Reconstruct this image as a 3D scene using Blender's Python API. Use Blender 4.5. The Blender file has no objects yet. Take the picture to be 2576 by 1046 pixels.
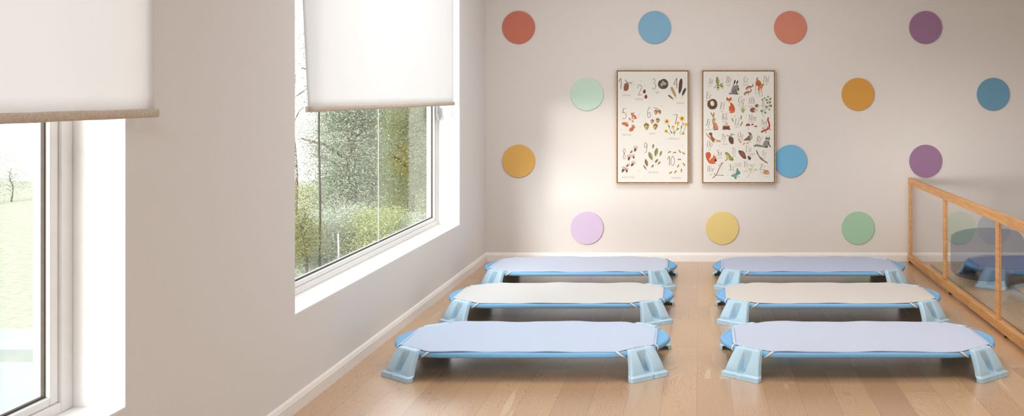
import bpy, bmesh, math, random
from mathutils import Vector, Matrix

# ------------------------------------------------------------------ scene, camera, world, lights
SC = bpy.context.scene
COL = SC.collection
SC.view_settings.view_transform = 'Standard'
SC.view_settings.look = 'None'
SC.view_settings.gamma = 1.0
SC.view_settings.use_curve_mapping = False
SC.view_settings.exposure = 0.23
SC.cycles.max_bounces = 8
SC.cycles.diffuse_bounces = 4
SC.cycles.transparent_max_bounces = 16
SC.cycles.sample_clamp_indirect = 6.0

F, VX, VY, H = 2350.0, 1760.0, 235.0, 1.3      # focal length in pixels, vanishing point, eye height
cam_data = bpy.data.cameras.new('camera')
cam_data.sensor_width = 36.0
cam_data.lens = F * 36.0 / 2576.0
cam_data.shift_x = -(VX - 1288.0) / 2576.0
cam_data.shift_y = -(523.0 - VY) / 2576.0
cam_data.clip_end = 400
cam = bpy.data.objects.new('camera', cam_data)
cam.location = (0, 0, H)
cam.rotation_euler = (math.pi / 2, 0, 0)
COL.objects.link(cam)
SC.camera = cam

def srgb(h):
    if isinstance(h, str):
        h = h.lstrip('#'); c = [int(h[i:i+2], 16) / 255 for i in (0, 2, 4)]
    else:
        c = [v / 255 for v in h]
    return tuple(((v / 12.92) if v <= 0.04045 else ((v + 0.055) / 1.055) ** 2.4) for v in c) + (1.0,)

world = bpy.data.worlds.new('sky'); SC.world = world; world.use_nodes = True
wn = world.node_tree.nodes; wl = world.node_tree.links
bg = wn['Background']
tc = wn.new('ShaderNodeTexCoord'); sp = wn.new('ShaderNodeSeparateXYZ'); rp = wn.new('ShaderNodeValToRGB')
wl.new(tc.outputs['Generated'], sp.inputs[0]); wl.new(sp.outputs['Z'], rp.inputs[0])
rp.color_ramp.elements[0].position = 0.0; rp.color_ramp.elements[0].color = (1.0, 1.0, 1.0, 1)
rp.color_ramp.elements[1].position = 0.6; rp.color_ramp.elements[1].color = (0.72, 0.86, 1.0, 1)
wl.new(rp.outputs[0], bg.inputs[0]); bg.inputs[1].default_value = 2.0

def add_light(name, kind, loc, energy, color, **kw):
    d = bpy.data.lights.new(name, kind); d.energy = energy; d.color = color
    for k, v in kw.items(): setattr(d, k, v)
    o = bpy.data.objects.new(name, d); o.location = loc; COL.objects.link(o)
    return o

sun = add_light('sun', 'SUN', (-8, -8, 4), 0.9, (1.0, 0.98, 0.95), angle=math.radians(9))
sun.rotation_euler = Vector((0.535, 0.845, 0.0)).to_track_quat('-Z', 'Y').to_euler()
floor_fill = add_light('fill_sun', 'SUN', (-9, -9, 6), 2.6, (0.93, 0.98, 1.0), angle=math.radians(22))  # added wide sun that brightens the floor by the windows
wall_fill = add_light('fill_sun', 'SUN', (-9, -9, 6), 1.2, (1.0, 0.985, 0.97), angle=math.radians(22))  # second added sun, lifts the lower back wall
wall_fill.rotation_euler = Vector((0.60, 0.79, -0.13)).to_track_quat('-Z', 'Y').to_euler()
floor_fill.rotation_euler = Vector((0.42, 0.90, -0.44)).to_track_quat('-Z', 'Y').to_euler()
for lx, ly, lw in ((-0.3, 5.2, 36), (2.2, 3.6, 36), (0.2, -0.6, 66)):
    lo = add_light('fill_light', 'AREA', (lx, ly, 2.70), lw, (0.95, 0.98, 1.0), shape='RECTANGLE', size=1.6, size_y=1.2)  # unseen fill added under the ceiling to brighten the room, no fixtures

# ------------------------------------------------------------------ helpers
def setp(o, label=None, cat=None, group=None, kind=None):
    if label: o['label'] = label
    if cat: o['category'] = cat
    if group: o['group'] = group
    if kind: o['kind'] = kind
    return o

def obj(name, bm, mat, parent=None, smooth=False, loc=(0, 0, 0)):
    me = bpy.data.meshes.new(name)
    if isinstance(bm, bmesh.types.BMesh):
        bm.normal_update()
        bm.to_mesh(me); bm.free()
    else:
        me = bm
    if mat is not None and len(me.materials) == 0: me.materials.append(mat)
    if smooth:
        for p in me.polygons: p.use_smooth = True
    o = bpy.data.objects.new(name, me); COL.objects.link(o)
    o.location = loc
    if parent: o.parent = parent
    return o

def empty(name, loc=(0, 0, 0)):
    o = bpy.data.objects.new(name, None); COL.objects.link(o); o.location = loc
    o.empty_display_size = 0.1
    return o

def box(bm, x0, x1, y0, y1, z0, z1):
    v = [bm.verts.new(p) for p in ((x0,y0,z0),(x1,y0,z0),(x1,y1,z0),(x0,y1,z0),(x0,y0,z1),(x1,y0,z1),(x1,y1,z1),(x0,y1,z1))]
    fs = [bm.faces.new([v[i] for i in f]) for f in ((0,3,2,1),(4,5,6,7),(0,1,5,4),(1,2,6,5),(2,3,7,6),(3,0,4,7))]
    return v, fs

def boxes(*bs):
    bm = bmesh.new()
    for b in bs: box(bm, *b)
    return bm

def bevel(o, w=0.002, seg=2):
    m = o.modifiers.new('bevel', 'BEVEL'); m.width = w; m.segments = seg; m.limit_method = 'ANGLE'; m.angle_limit = math.radians(40)
    return o

def tube(bm, pts, r, n=10, closed=False, flat=None):
    """sweep a circle (or a flat ribbon section) along points"""
    pts = [Vector(p) for p in pts]; N = len(pts); rings = []
    for i, p in enumerate(pts):
        if closed: d = pts[(i+1) % N] - pts[i-1]
        else: d = pts[min(i+1, N-1)] - pts[max(i-1, 0)]
        d.normalize()
        up = Vector((0, 0, 1)) if abs(d.z) < 0.95 else Vector((1, 0, 0))
        a = d.cross(up).normalized(); b = a.cross(d).normalized()
        rr = r[i] if isinstance(r, (list, tuple)) else r
        rings.append([bm.verts.new(p + a * math.cos(2*math.pi*k/n) * rr + b * math.sin(2*math.pi*k/n) * rr) for k in range(n)])
    for i in range(N if closed else N-1):
        A, B = rings[i], rings[(i+1) % N]
        for k in range(n):
            bm.faces.new((A[k], A[(k+1) % n], B[(k+1) % n], B[k]))
    if not closed:
        bm.faces.new(rings[0][::-1]); bm.faces.new(rings[-1])

def grid_faces(bm, rows, close=False):
    for a, b in zip(rows[:-1], rows[1:]):
        for k in range(len(a) - 1):
            bm.faces.new((a[k], a[k+1], b[k+1], b[k]))
        if close: bm.faces.new((a[-1], a[0], b[0], b[-1]))

def catmull(pts, n=8, closed=False):
    P = [Vector(p) for p in pts]; N = len(P); out = []
    rng = range(N if closed else N - 1)
    for i in rng:
        if closed: p0, p1, p2, p3 = P[i-1], P[i], P[(i+1) % N], P[(i+2) % N]
        else: p0, p1, p2, p3 = P[max(i-1, 0)], P[i], P[i+1], P[min(i+2, N-1)]
        for k in range(n):
            t = k / n
            out.append(0.5 * ((2*p1) + (-p0+p2)*t + (2*p0-5*p1+4*p2-p3)*t*t + (-p0+3*p1-3*p2+p3)*t**3))
    if not closed: out.append(P[-1])
    return out

def sm(a, b, x):
    t = max(0.0, min(1.0, (x - a) / (b - a))); return t * t * (3 - 2 * t)

def copy_tree(o, parent=None):
    c = o.copy(); COL.objects.link(c)
    if parent: c.parent = parent
    for ch in list(o.children): copy_tree(ch, c)
    return c

# ------------------------------------------------------------------ materials
class MB:
    def __init__(s, name):
        s.m = bpy.data.materials.new(name); s.m.use_nodes = True
        s.t = s.m.node_tree; s.n = s.t.nodes; s.l = s.t.links
        s.b = s.n['Principled BSDF']; s.out = s.n['Material Output']
    def node(s, typ, **kw):
        x = s.n.new(typ)
        for k, v in kw.items(): setattr(x, k, v)
        return x
    def link(s, a, b): s.l.new(a, b)
    def coord(s, kind='Object', scale=(1, 1, 1), rot=(0, 0, 0)):
        c = s.node('ShaderNodeTexCoord'); m = s.node('ShaderNodeMapping')
        m.inputs['Scale'].default_value = scale; m.inputs['Rotation'].default_value = rot
        s.link(c.outputs[kind], m.inputs[0]); return m.outputs[0]
    def math(s, op, a, b=None, c=None):
        x = s.node('ShaderNodeMath', operation=op)
        for i, v in enumerate((a, b, c)):
            if v is None: continue
            if isinstance(v, (int, float)): x.inputs[i].default_value = v
            else: s.link(v, x.inputs[i])
        return x.outputs[0]
    def noise(s, vec, scale, detail=3, rough=0.5, dist=0.0):
        x = s.node('ShaderNodeTexNoise')
        x.inputs['Scale'].default_value = scale; x.inputs['Detail'].default_value = detail
        x.inputs['Roughness'].default_value = rough; x.inputs['Distortion'].default_value = dist
        s.link(vec, x.inputs['Vector']); return x.outputs[0]
    def ramp(s, fac, stops, interp='LINEAR'):
        x = s.node('ShaderNodeValToRGB'); x.color_ramp.interpolation = interp
        e = x.color_ramp.elements
        while len(e) < len(stops): e.new(0.5)
        for k, (p, c) in zip(e, stops): k.position = p; k.color = c
        s.link(fac, x.inputs[0]); return x.outputs[0]
    def mix(s, fac, a, b, blend='MIX'):
        x = s.node('ShaderNodeMix', data_type='RGBA', blend_type=blend)
        for i, v in ((0, fac), (6, a), (7, b)):
            if isinstance(v, (int, float)): x.inputs[i].default_value = v
            elif isinstance(v, tuple): x.inputs[i].default_value = v
            else: s.link(v, x.inputs[i])
        return x.outputs[2]
    def bump(s, h, strength=0.2, dist=0.002):
        x = s.node('ShaderNodeBump'); x.inputs['Strength'].default_value = strength; x.inputs['Distance'].default_value = dist
        s.link(h, x.inputs['Height']); s.link(x.outputs[0], s.b.inputs['Normal']); return x
    def color(s, c):
        if isinstance(c, tuple): s.b.inputs['Base Color'].default_value = c
        else: s.link(c, s.b.inputs['Base Color'])
    def rough(s, r, spec=None):
        if isinstance(r, (int, float)): s.b.inputs['Roughness'].default_value = r
        else: s.link(r, s.b.inputs['Roughness'])
        if spec is not None: s.b.inputs['Specular IOR Level'].default_value = spec

M = {}
def plain(name, c, rough=0.6, spec=0.4, nscale=None, namt=0.06, bump=0.0, bdist=0.001):
    b = MB(name); col = srgb(c)
    if nscale:
        v = b.coord(); n = b.noise(v, nscale, 4)
        k = b.ramp(n, [(0.3, tuple(x * (1 - namt) for x in col[:3]) + (1,)), (0.7, tuple(min(1, x * (1 + namt)) for x in col[:3]) + (1,))])
        b.color(k)
        if bump: b.bump(n, bump, bdist)
    else: b.color(col)
    b.rough(rough, spec); M[name] = b.m
    return b.m

def wall_mat(name, c1, c2, c3, bs):
    b = MB('paint_' + name); v = b.coord()
    n1 = b.noise(v, 250, 2, 0.6); n2 = b.noise(v, 3, 3, 0.5)
    c = b.mix(b.ramp(n1, [(0.35, (0, 0, 0, 1)), (0.65, (.6, .6, .6, 1))]), srgb(c1), srgb(c2))
    c = b.mix(b.math('MULTIPLY', n2, 0.12), c, srgb(c3))
    b.color(c); b.rough(0.75, 0.25); b.bump(n1, bs, 0.001); M[name] = b.m
wall_mat('wall', '#e6e4e3', '#dfdddb', '#e0dedb', 0.05)
wall_mat('wall_warm', '#e4ddd7', '#d3cac2', '#d9d0c7', 0.25)
plain('white_paint', '#f1eeea', 0.55, 0.35, 60, 0.02)
plain('skirting', '#f0ebe6', 0.5, 0.35, 60, 0.03)
plain('ceiling', '#efeae4', 0.9, 0.1, 60, 0.02)
plain('frame_white', '#e4e2e0', 0.35, 0.5, 30, 0.02)
plain('gasket', '#52483c', 0.6, 0.3, 50, 0.1)
plain('gap_grey', '#8d8f92', 0.6, 0.3, 50, 0.1)
plain('black_rubber', '#1c1a18', 0.7, 0.3, 80, 0.1)
plain('chrome', '#b9bcc0', 0.25, 0.6, 50, 0.05)

def floor_mat():
    b = MB('oak_planks'); c = b.node('ShaderNodeTexCoord')
    sx = b.node('ShaderNodeSeparateXYZ'); b.link(c.outputs['Object'], sx.inputs[0])
    X, Y = sx.outputs['X'], sx.outputs['Y']
    PW, PL = 0.149, 1.45
    xi = b.math('DIVIDE', b.math('ADD', X, 40 * PW + 0.012), PW)
    row = b.math('FLOOR', xi); fx = b.math('FRACT', xi)
    wn1 = b.node('ShaderNodeTexWhiteNoise', noise_dimensions='1D'); b.link(row, wn1.inputs['W'])
    yi = b.math('ADD', b.math('DIVIDE', Y, PL), b.math('MULTIPLY', wn1.outputs['Value'], 7.3))
    seg = b.math('FLOOR', yi); fy = b.math('FRACT', yi)
    cv = b.node('ShaderNodeCombineXYZ'); b.link(row, cv.inputs[0]); b.link(seg, cv.inputs[1])
    wn2 = b.node('ShaderNodeTexWhiteNoise', noise_dimensions='2D'); b.link(cv.outputs[0], wn2.inputs['Vector'])
    pid = wn2.outputs['Value']
    # plank tone
    tone = b.ramp(pid, [(0.0, srgb('#b78e66')), (0.35, srgb('#c0976e')), (0.7, srgb('#c79f75')), (1.0, srgb('#cea77c'))])
    # cathedral figure: contour lines of a stretched noise, shifted per plank
    off = b.node('ShaderNodeCombineXYZ'); b.link(b.math('MULTIPLY', pid, 37.0), off.inputs[0]); b.link(b.math('MULTIPLY', pid, 91.0), off.inputs[2])
    va = b.node('ShaderNodeVectorMath', operation='ADD'); b.link(c.outputs['Object'], va.inputs[0]); b.link(off.outputs[0], va.inputs[1])
    mp = b.node('ShaderNodeMapping'); mp.inputs['Scale'].default_value = (8.5, 2.4, 1.0); b.link(va.outputs[0], mp.inputs[0])
    nz = b.noise(mp.outputs[0], 0.8, 4.0, 0.42, 0.5)
    lines = b.math('PINGPONG', b.math('MULTIPLY', nz, 84.0), 1.0)
    lmask = b.ramp(lines, [(0.0, (1, 1, 1, 1)), (0.18, (0.6, 0.6, 0.6, 1)), (0.42, (0, 0, 0, 1))])
    mp2 = b.node('ShaderNodeMapping'); mp2.inputs['Scale'].default_value = (1.4, 0.5, 1.0); b.link(va.outputs[0], mp2.inputs[0])
    zone = b.noise(mp2.outputs[0], 2.6, 2, 0.5)
    zmask = b.ramp(zone, [(0.40, (0.12, 0.12, 0.12, 1)), (0.62, (1, 1, 1, 1))])
    lm = b.math('MULTIPLY', lmask, b.math('MULTIPLY', zmask, 0.72))
    col = b.mix(lm, tone, srgb('#a3744c'))
    # fine straight grain
    mp3 = b.node('ShaderNodeMapping'); mp3.inputs['Scale'].default_value = (160, 4, 1); b.link(va.outputs[0], mp3.inputs[0])
    g = b.noise(mp3.outputs[0], 2.0, 3, 0.6)
    col = b.mix(b.math('MULTIPLY', b.ramp(g, [(0.4, (0, 0, 0, 1)), (0.7, (1, 1, 1, 1))]), 0.20), col, srgb('#9c7450'))
    # pale sapwood streaks
    mp4 = b.node('ShaderNodeMapping'); mp4.inputs['Scale'].default_value = (9, 0.7, 1); b.link(va.outputs[0], mp4.inputs[0])
    sw = b.noise(mp4.outputs[0], 1.2, 2, 0.5)
    col = b.mix(b.math('MULTIPLY', b.ramp(sw, [(0.66, (0, 0, 0, 1)), (0.70, (1, 1, 1, 1))]), 0.45), col, srgb('#ddc09a'))
    # joints
    ex = b.math('MINIMUM', fx, b.math('SUBTRACT', 1.0, fx)); ey = b.math('MINIMUM', fy, b.math('SUBTRACT', 1.0, fy))
    jx = b.math('LESS_THAN', ex, 0.009); jy = b.math('LESS_THAN', ey, 0.0012)
    j = b.math('MAXIMUM', jx, jy)
    col = b.mix(b.math('MULTIPLY', j, 0.5), col, srgb('#8a6444'))
    b.color(col)
    b.rough(b.math('ADD', 0.36, b.math('MULTIPLY', g, 0.12)), 0.5)
    b.b.inputs['Coat Weight'].default_value = 1.0; b.b.inputs['Coat IOR'].default_value = 1.75; b.b.inputs['Coat Roughness'].default_value = 0.27
    b.bump(b.math('SUBTRACT', b.math('MULTIPLY', g, 0.3), j), 0.15, 0.001)
    M['floor'] = b.m
floor_mat()

def oak_mat():
    b = MB('oak_frame'); v = b.coord(scale=(30, 3, 30))
    n = b.noise(v, 2.0, 4, 0.55, 0.4)
    b.color(b.ramp(n, [(0.3, srgb('#c48a50')), (0.5, srgb('#d2995c')), (0.72, srgb('#deaa6e'))]))
    b.rough(0.45, 0.4); M['oak'] = b.m
    b = MB('gilt_oak'); v = b.coord(scale=(12, 12, 12)); n = b.noise(v, 3.0, 3)
    b.color(b.ramp(n, [(0.3, srgb('#b98e5c')), (0.7, srgb('#d2ab7c'))])); b.rough(0.35, 0.5); M['gilt'] = b.m
oak_mat()

def glass_mat(name, tint=(0.97, 0.985, 0.98, 1), ior=1.5, haze=0.0, haze_col=(1, 1, 1, 1), refl=1.0):
    m = bpy.data.materials.new(name); m.use_nodes = True; t = m.node_tree; n = t.nodes; l = t.links
    n.remove(n['Principled BSDF']); out = n['Material Output']
    tr = n.new('ShaderNodeBsdfTransparent'); tr.inputs[0].default_value = tint
    gl = n.new('ShaderNodeBsdfGlossy'); gl.inputs['Roughness'].default_value = 0.0; gl.inputs[0].default_value = (1, 1, 1, 1)
    ge = n.new('ShaderNodeNewGeometry'); dt = n.new('ShaderNodeVectorMath'); dt.operation = 'DOT_PRODUCT'
    l.new(ge.outputs['Incoming'], dt.inputs[0]); l.new(ge.outputs['Normal'], dt.inputs[1])
    def mth(op, *a):
        x = n.new('ShaderNodeMath'); x.operation = op
        for i, v in enumerate(a):
            if isinstance(v, (int, float)): x.inputs[i].default_value = v
            else: l.new(v, x.inputs[i])
        return x.outputs[0]
    f0 = ((ior - 1) / (ior + 1)) ** 2            # Schlick reflectance, the same from either face
    fr_o = mth('MULTIPLY_ADD', mth('POWER', mth('SUBTRACT', 1.0, mth('ABSOLUTE', dt.outputs['Value'])), 5.0), (1 - f0) * refl, f0 * refl)
    mx = n.new('ShaderNodeMixShader'); l.new(fr_o, mx.inputs[0]); l.new(tr.outputs[0], mx.inputs[1]); l.new(gl.outputs[0], mx.inputs[2])
    res = mx
    if haze:
        df = n.new('ShaderNodeBsdfDiffuse'); df.inputs[0].default_value = haze_col
        m2 = n.new('ShaderNodeMixShader'); m2.inputs[0].default_value = haze
        l.new(mx.outputs[0], m2.inputs[1]); l.new(df.outputs[0], m2.inputs[2]); res = m2
    l.new(res.outputs[0], out.inputs[0]); M[name] = m; return m
glass_mat('window_glass', (0.98, 0.98, 0.975, 1), refl=0.4)
glass_mat('fence_glass', (0.985, 0.98, 0.975, 1), 1.45, refl=0.8)
glass_mat('blue_acrylic', (0.58, 0.64, 0.74, 1), 1.2, 0.04, srgb('#4a6a95'))

def blind_mat():
    m = bpy.data.materials.new('blind_fabric'); m.use_nodes = True; t = m.node_tree; n = t.nodes; l = t.links
    n.remove(n['Principled BSDF']); out = n['Material Output']
    c = n.new('ShaderNodeTexCoord'); mp = n.new('ShaderNodeMapping'); mp.inputs['Scale'].default_value = (1, 90, 500)
    nz = n.new('ShaderNodeTexNoise'); nz.inputs['Scale'].default_value = 3
    l.new(c.outputs['Object'], mp.inputs[0]); l.new(mp.outputs[0], nz.inputs['Vector'])
    r = n.new('ShaderNodeValToRGB'); r.color_ramp.elements[0].color = srgb('#e6e3e1'); r.color_ramp.elements[1].color = srgb('#f5f3f2')
    l.new(nz.outputs[0], r.inputs[0])
    d = n.new('ShaderNodeBsdfDiffuse'); tl = n.new('ShaderNodeBsdfTranslucent'); tp = n.new('ShaderNodeBsdfTransparent')
    l.new(r.outputs[0], d.inputs[0]); l.new(r.outputs[0], tl.inputs[0])
    a = n.new('ShaderNodeMixShader'); a.inputs[0].default_value = 0.52; l.new(d.outputs[0], a.inputs[1]); l.new(tl.outputs[0], a.inputs[2])
    e = n.new('ShaderNodeMixShader'); e.inputs[0].default_value = 0.05; l.new(a.outputs[0], e.inputs[1]); l.new(tp.outputs[0], e.inputs[2])
    l.new(e.outputs[0], out.inputs[0]); M['blind'] = m
blind_mat()
plain('hem_linen', '#ccbfb0', 0.9, 0.1, 160, 0.14, 0.3, 0.002)

# cot materials
plain('leg_plastic', '#b3d0e0', 0.32, 0.5, 8, 0.02)
plain('deck_fabric', '#7cb1da', 0.75, 0.25, 220, 0.06, 0.1)
plain('strap_elastic', '#e9dfd0', 0.8, 0.2, 200, 0.06)
plain('screw_cap', '#dfe9ee', 0.25, 0.6, 50, 0.02)
plain('seam_navy', '#7f93b8', 0.8, 0.2, 200, 0.06)
plain('seam_cream', '#d3c6ba', 0.8, 0.2, 200, 0.06)
def stripe_mat(name, c1, c2, period, width=0.42):
    b = MB(name); c = b.node('ShaderNodeTexCoord'); s = b.node('ShaderNodeSeparateXYZ'); b.link(c.outputs['Object'], s.inputs[0])
    f = b.math('FRACT', b.math('ADD', b.math('DIVIDE', s.outputs['X'], period), 200.0))
    k = b.ramp(f, [(0.0, (0, 0, 0, 1)), (0.12, (1, 1, 1, 1)), (width, (1, 1, 1, 1)), (width + 0.14, (0, 0, 0, 1))])
    n = b.noise(b.coord(), 300, 2)
    col = b.mix(k, srgb(c1), srgb(c2)); col = b.mix(b.math('MULTIPLY', n, 0.08), col, srgb('#c9c4c0'))
    b.color(col); b.rough(0.85, 0.15); M[name] = b.m
stripe_mat('sheet_stripe_sky', '#ccd2dc', '#a4b7d6', 0.0056)
stripe_mat('sheet_stripe_violet', '#d3d5de', '#a3b1ce', 0.0060)
plain('sheet_navy', '#5d7cae', 0.85, 0.15, 200, 0.02)
plain('sheet_lavender', '#c6cbda', 0.85, 0.15, 200, 0.02)
plain('sheet_periwinkle', '#bcc3d8', 0.85, 0.15, 200, 0.02)
plain('sheet_ivory', '#d0cdc9', 0.85, 0.15, 200, 0.02)
plain('sheet_cream', '#d3cbc4', 0.85, 0.15, 200, 0.02)

def rug_mat():
    b = MB('jute_weave'); c = b.node('ShaderNodeTexCoord'); s = b.node('ShaderNodeSeparateXYZ'); b.link(c.outputs['Object'], s.inputs[0])
    X, Y = s.outputs['X'], s.outputs['Y']
    n0 = b.noise(b.coord(), 12, 2)
    xi = b.math('ADD', b.math('DIVIDE', X, 0.0145), b.math('MULTIPLY', n0, 0.15)); row = b.math('FLOOR', xi); fx = b.math('FRACT', xi)
    w = b.node('ShaderNodeTexWhiteNoise', noise_dimensions='1D'); b.link(row, w.inputs['W'])
    yi = b.math('FRACT', b.math('ADD', b.math('DIVIDE', Y, 0.030), b.math('MULTIPLY', w.outputs[0], 1.0)))
    dash = b.math('MULTIPLY', b.math('GREATER_THAN', fx, 0.58), b.math('GREATER_THAN', yi, 0.28))
    hx = b.math('SINE', b.math('MULTIPLY', fx, math.pi))
    n = b.noise(b.coord(), 90, 3)
    col = b.mix(n, srgb('#c2a98b'), srgb('#e2cfb3'))
    col = b.mix(b.math('MULTIPLY', dash, 0.72), col, srgb('#54432f'))
    b.color(col); b.rough(0.95, 0.05); b.bump(hx, 0.6, 0.004); M['rug'] = b.m
    plain('rug_braid', '#c3aa8b', 0.95, 0.05, 120, 0.16, 0.6, 0.004)
rug_mat()

# outdoor materials
def leaf_mat(name, c1, c2, c3):
    b = MB(name); a = b.node('ShaderNodeAttribute', attribute_name='tone')
    col = b.ramp(a.outputs['Fac'], [(0.0, srgb(c1)), (0.5, srgb(c2)), (1.0, srgb(c3))])
    b.color(col); b.rough(0.7, 0.2)
    tl = b.node('ShaderNodeBsdfTranslucent'); b.link(col, tl.inputs[0])
    mx = b.node('ShaderNodeMixShader'); mx.inputs[0].default_value = 0.3
    b.link(b.b.outputs[0], mx.inputs[1]); b.link(tl.outputs[0], mx.inputs[2]); b.link(mx.outputs[0], b.out.inputs[0]); M[name] = b.m
leaf_mat('leaf_grey', '#78826c', '#a5ad96', '#c8ceb4')
leaf_mat('leaf_yellow', '#8a915c', '#b9bc84', '#dadaa8')
leaf_mat('leaf_olive', '#5d5f2b', '#8d8c49', '#b7b370')
leaf_mat('leaf_pale', '#8e947c', '#bcc0a8', '#e2e2d2')
leaf_mat('leaf_blossom', '#a9aa98', '#dedbd0', '#ffffff')
plain('bark', '#6b5f52', 0.9, 0.1, 20, 0.2)
plain('pole_paint', '#453a38', 0.6, 0.3, 20, 0.2)
plain('pole_pale', '#c9c7ba', 0.6, 0.3, 20, 0.1)
plain('meadow', '#b3ae94', 0.95, 0.05, 9, 0.14, 0.5, 0.05)
plain('paving_pale', '#b3b0a8', 0.9, 0.1, 3, 0.04)
plain('paving_beige', '#a5a394', 0.9, 0.1, 3, 0.05)

# ------------------------------------------------------------------ room shell
WX = -1.657; WT = 0.215; BY = 7.24; RX = 5.2; RY = -3.2; CZ = 2.75
SILL, HEAD = 0.392, 2.42
W1 = (0.25, 2.695); W2 = (3.825, 6.447)
floor = obj('floor', boxes((WX - WT, RX, RY, BY, -0.1, 0.0)), M['floor']); setp(floor, kind='structure')
setp(obj('ceiling', boxes((WX - WT, RX, RY, BY, CZ, CZ + 0.1)), M['ceiling']), kind='structure')
setp(obj('wall_back', boxes((WX - WT, RX, BY, BY + 0.2, -0.1, CZ)), M['wall_warm']), kind='structure')
setp(obj('wall_right', boxes((RX, RX + 0.2, RY, BY + 0.2, -0.1, CZ)), M['wall']), kind='structure')
setp(obj('wall_front', boxes((WX - WT, RX, RY - 0.2, RY, -0.1, CZ)), M['wall']), kind='structure')
def wall_with_windows():
    bm = bmesh.new()
    ys = [RY, W1[0], W1[1], W2[0], W2[1], BY]; zs = [-0.1, SILL, HEAD, CZ]
    hole = lambda i, k: k == 1 and i in (1, 3)
    V = {}
    def vert(s, y, z):
        key = (s, y, z)
        if key not in V: V[key] = bm.verts.new((WX if s == 0 else WX - WT, y, z))
        return V[key]
    for i in range(5):
        for k in range(3):
            if hole(i, k): continue
            a = (ys[i], ys[i+1], zs[k], zs[k+1])
            bm.faces.new((vert(0, a[0], a[2]), vert(0, a[1], a[2]), vert(0, a[1], a[3]), vert(0, a[0], a[3])))
            bm.faces.new((vert(1, a[0], a[2]), vert(1, a[0], a[3]), vert(1, a[1], a[3]), vert(1, a[1], a[2])))
    for (y0, y1) in (W1, W2):
        for (p, q) in (((y0, SILL), (y1, SILL)), ((y1, SILL), (y1, HEAD)), ((y1, HEAD), (y0, HEAD)), ((y0, HEAD), (y0, SILL))):
            f = bm.faces.new((vert(0, *p), vert(1, *p), vert(1, *q), vert(0, *q))); f.material_index = 1
    bmesh.ops.recalc_face_normals(bm, faces=bm.faces)
    o = obj('wall_left', bm, M['wall']); o.data.materials.append(M['white_paint']); setp(o, kind='structure')
wall_with_windows()

def skirting(name, path, inward):
    """profile swept along a straight line; inward = unit vector into the room"""
    prof = [(0.0, 0.0), (0.014, 0.0), (0.014, 0.048), (0.011, 0.053), (0.011, 0.056), (0.007, 0.063), (0.004, 0.066), (0.0, 0.068)]
    bm = bmesh.new(); rows = []
    for p in path:
        rows.append([bm.verts.new(Vector((p[0], p[1], 0)) + Vector(inward) * a + Vector((0, 0, z))) for a, z in prof])
    grid_faces(bm, rows); bmesh.ops.recalc_face_normals(bm, faces=bm.faces)
    for r in (rows[0], rows[-1]): bm.faces.new(r)
    setp(obj(name, bm, M['skirting']), kind='structure')
skirting('baseboard_back', [(WX, BY), (RX, BY)], (0, -1, 0))
skirting('baseboard_left', [(WX, RY), (WX, BY)], (1, 0, 0))
skirting('baseboard_right', [(RX, RY), (RX, BY)], (-1, 0, 0))

# ------------------------------------------------------------------ windows
def ring_frame(bm, x0, x1, y0, y1, z0, z1, wy, wz):
    box(bm, x0, x1, y0, y0 + wy, z0, z1); box(bm, x0, x1, y1 - wy, y1, z0, z1)
    box(bm, x0, x1, y0 + wy, y1 - wy, z0, z0 + wz); box(bm, x0, x1, y0 + wy, y1 - wy, z1 - wz, z1)
def window(idx, y0, y1, jw, sw, handle=False):
    w = empty('window_%d' % idx, (0, 0, 0)); setp(w, kind='structure')
    xi = WX - 0.150
    bm = bmesh.new(); ring_frame(bm, xi - 0.07, xi, y0, y1, SILL + 0.004, HEAD, jw, 0.030)
    bevel(obj('window_frame', bm, M['frame_white'], w), 0.003)
    bm = bmesh.new(); ring_frame(bm, xi - 0.058, xi - 0.008, y0 + jw, y1 - jw, SILL + 0.034, HEAD - 0.03, sw, 0.024)
    bevel(obj('sash', bm, M['frame_white'], w), 0.004)
    bm = bmesh.new(); ring_frame(bm, xi - 0.031, xi - 0.021, y0 + jw + sw, y1 - jw - sw, SILL + 0.058, HEAD - 0.054, 0.005, 0.006)
    obj('gasket', bm, M['gasket'], w)
    e = 0.004
    g = obj('pane', boxes((xi - 0.028, xi - 0.024, y0 + jw + sw + e, y1 - jw - sw - e, SILL + 0.058 + e, HEAD - 0.054 - e)), M['window_glass'], w)
    s = obj('window_sill', boxes((WX - 0.16, WX - 0.0005, y0 + 0.0005, y1 - 0.0005, SILL - 0.02, SILL + 0.004)), M['white_paint'], w)
    return w
w1 = window(1, W1[0], W1[1], 0.05, 0.035)
w2 = window(2, W2[0], W2[1], 0.028, 0.026)
# joint strip between the two panes of the far window
obj('glazing_bar', boxes((WX - 0.1735, WX - 0.1700, 5.316, 5.324, SILL + 0.06, HEAD - 0.06)), M['pole_pale'], w2)
# small latch on the far frame
bm = boxes((WX - 0.150, WX - 0.136, 6.400, 6.416, 1.135, 1.215), (WX - 0.140, WX - 0.128, 6.402, 6.412, 1.115, 1.16))
obj('latch', bm, M['gap_grey'], w2)

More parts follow.
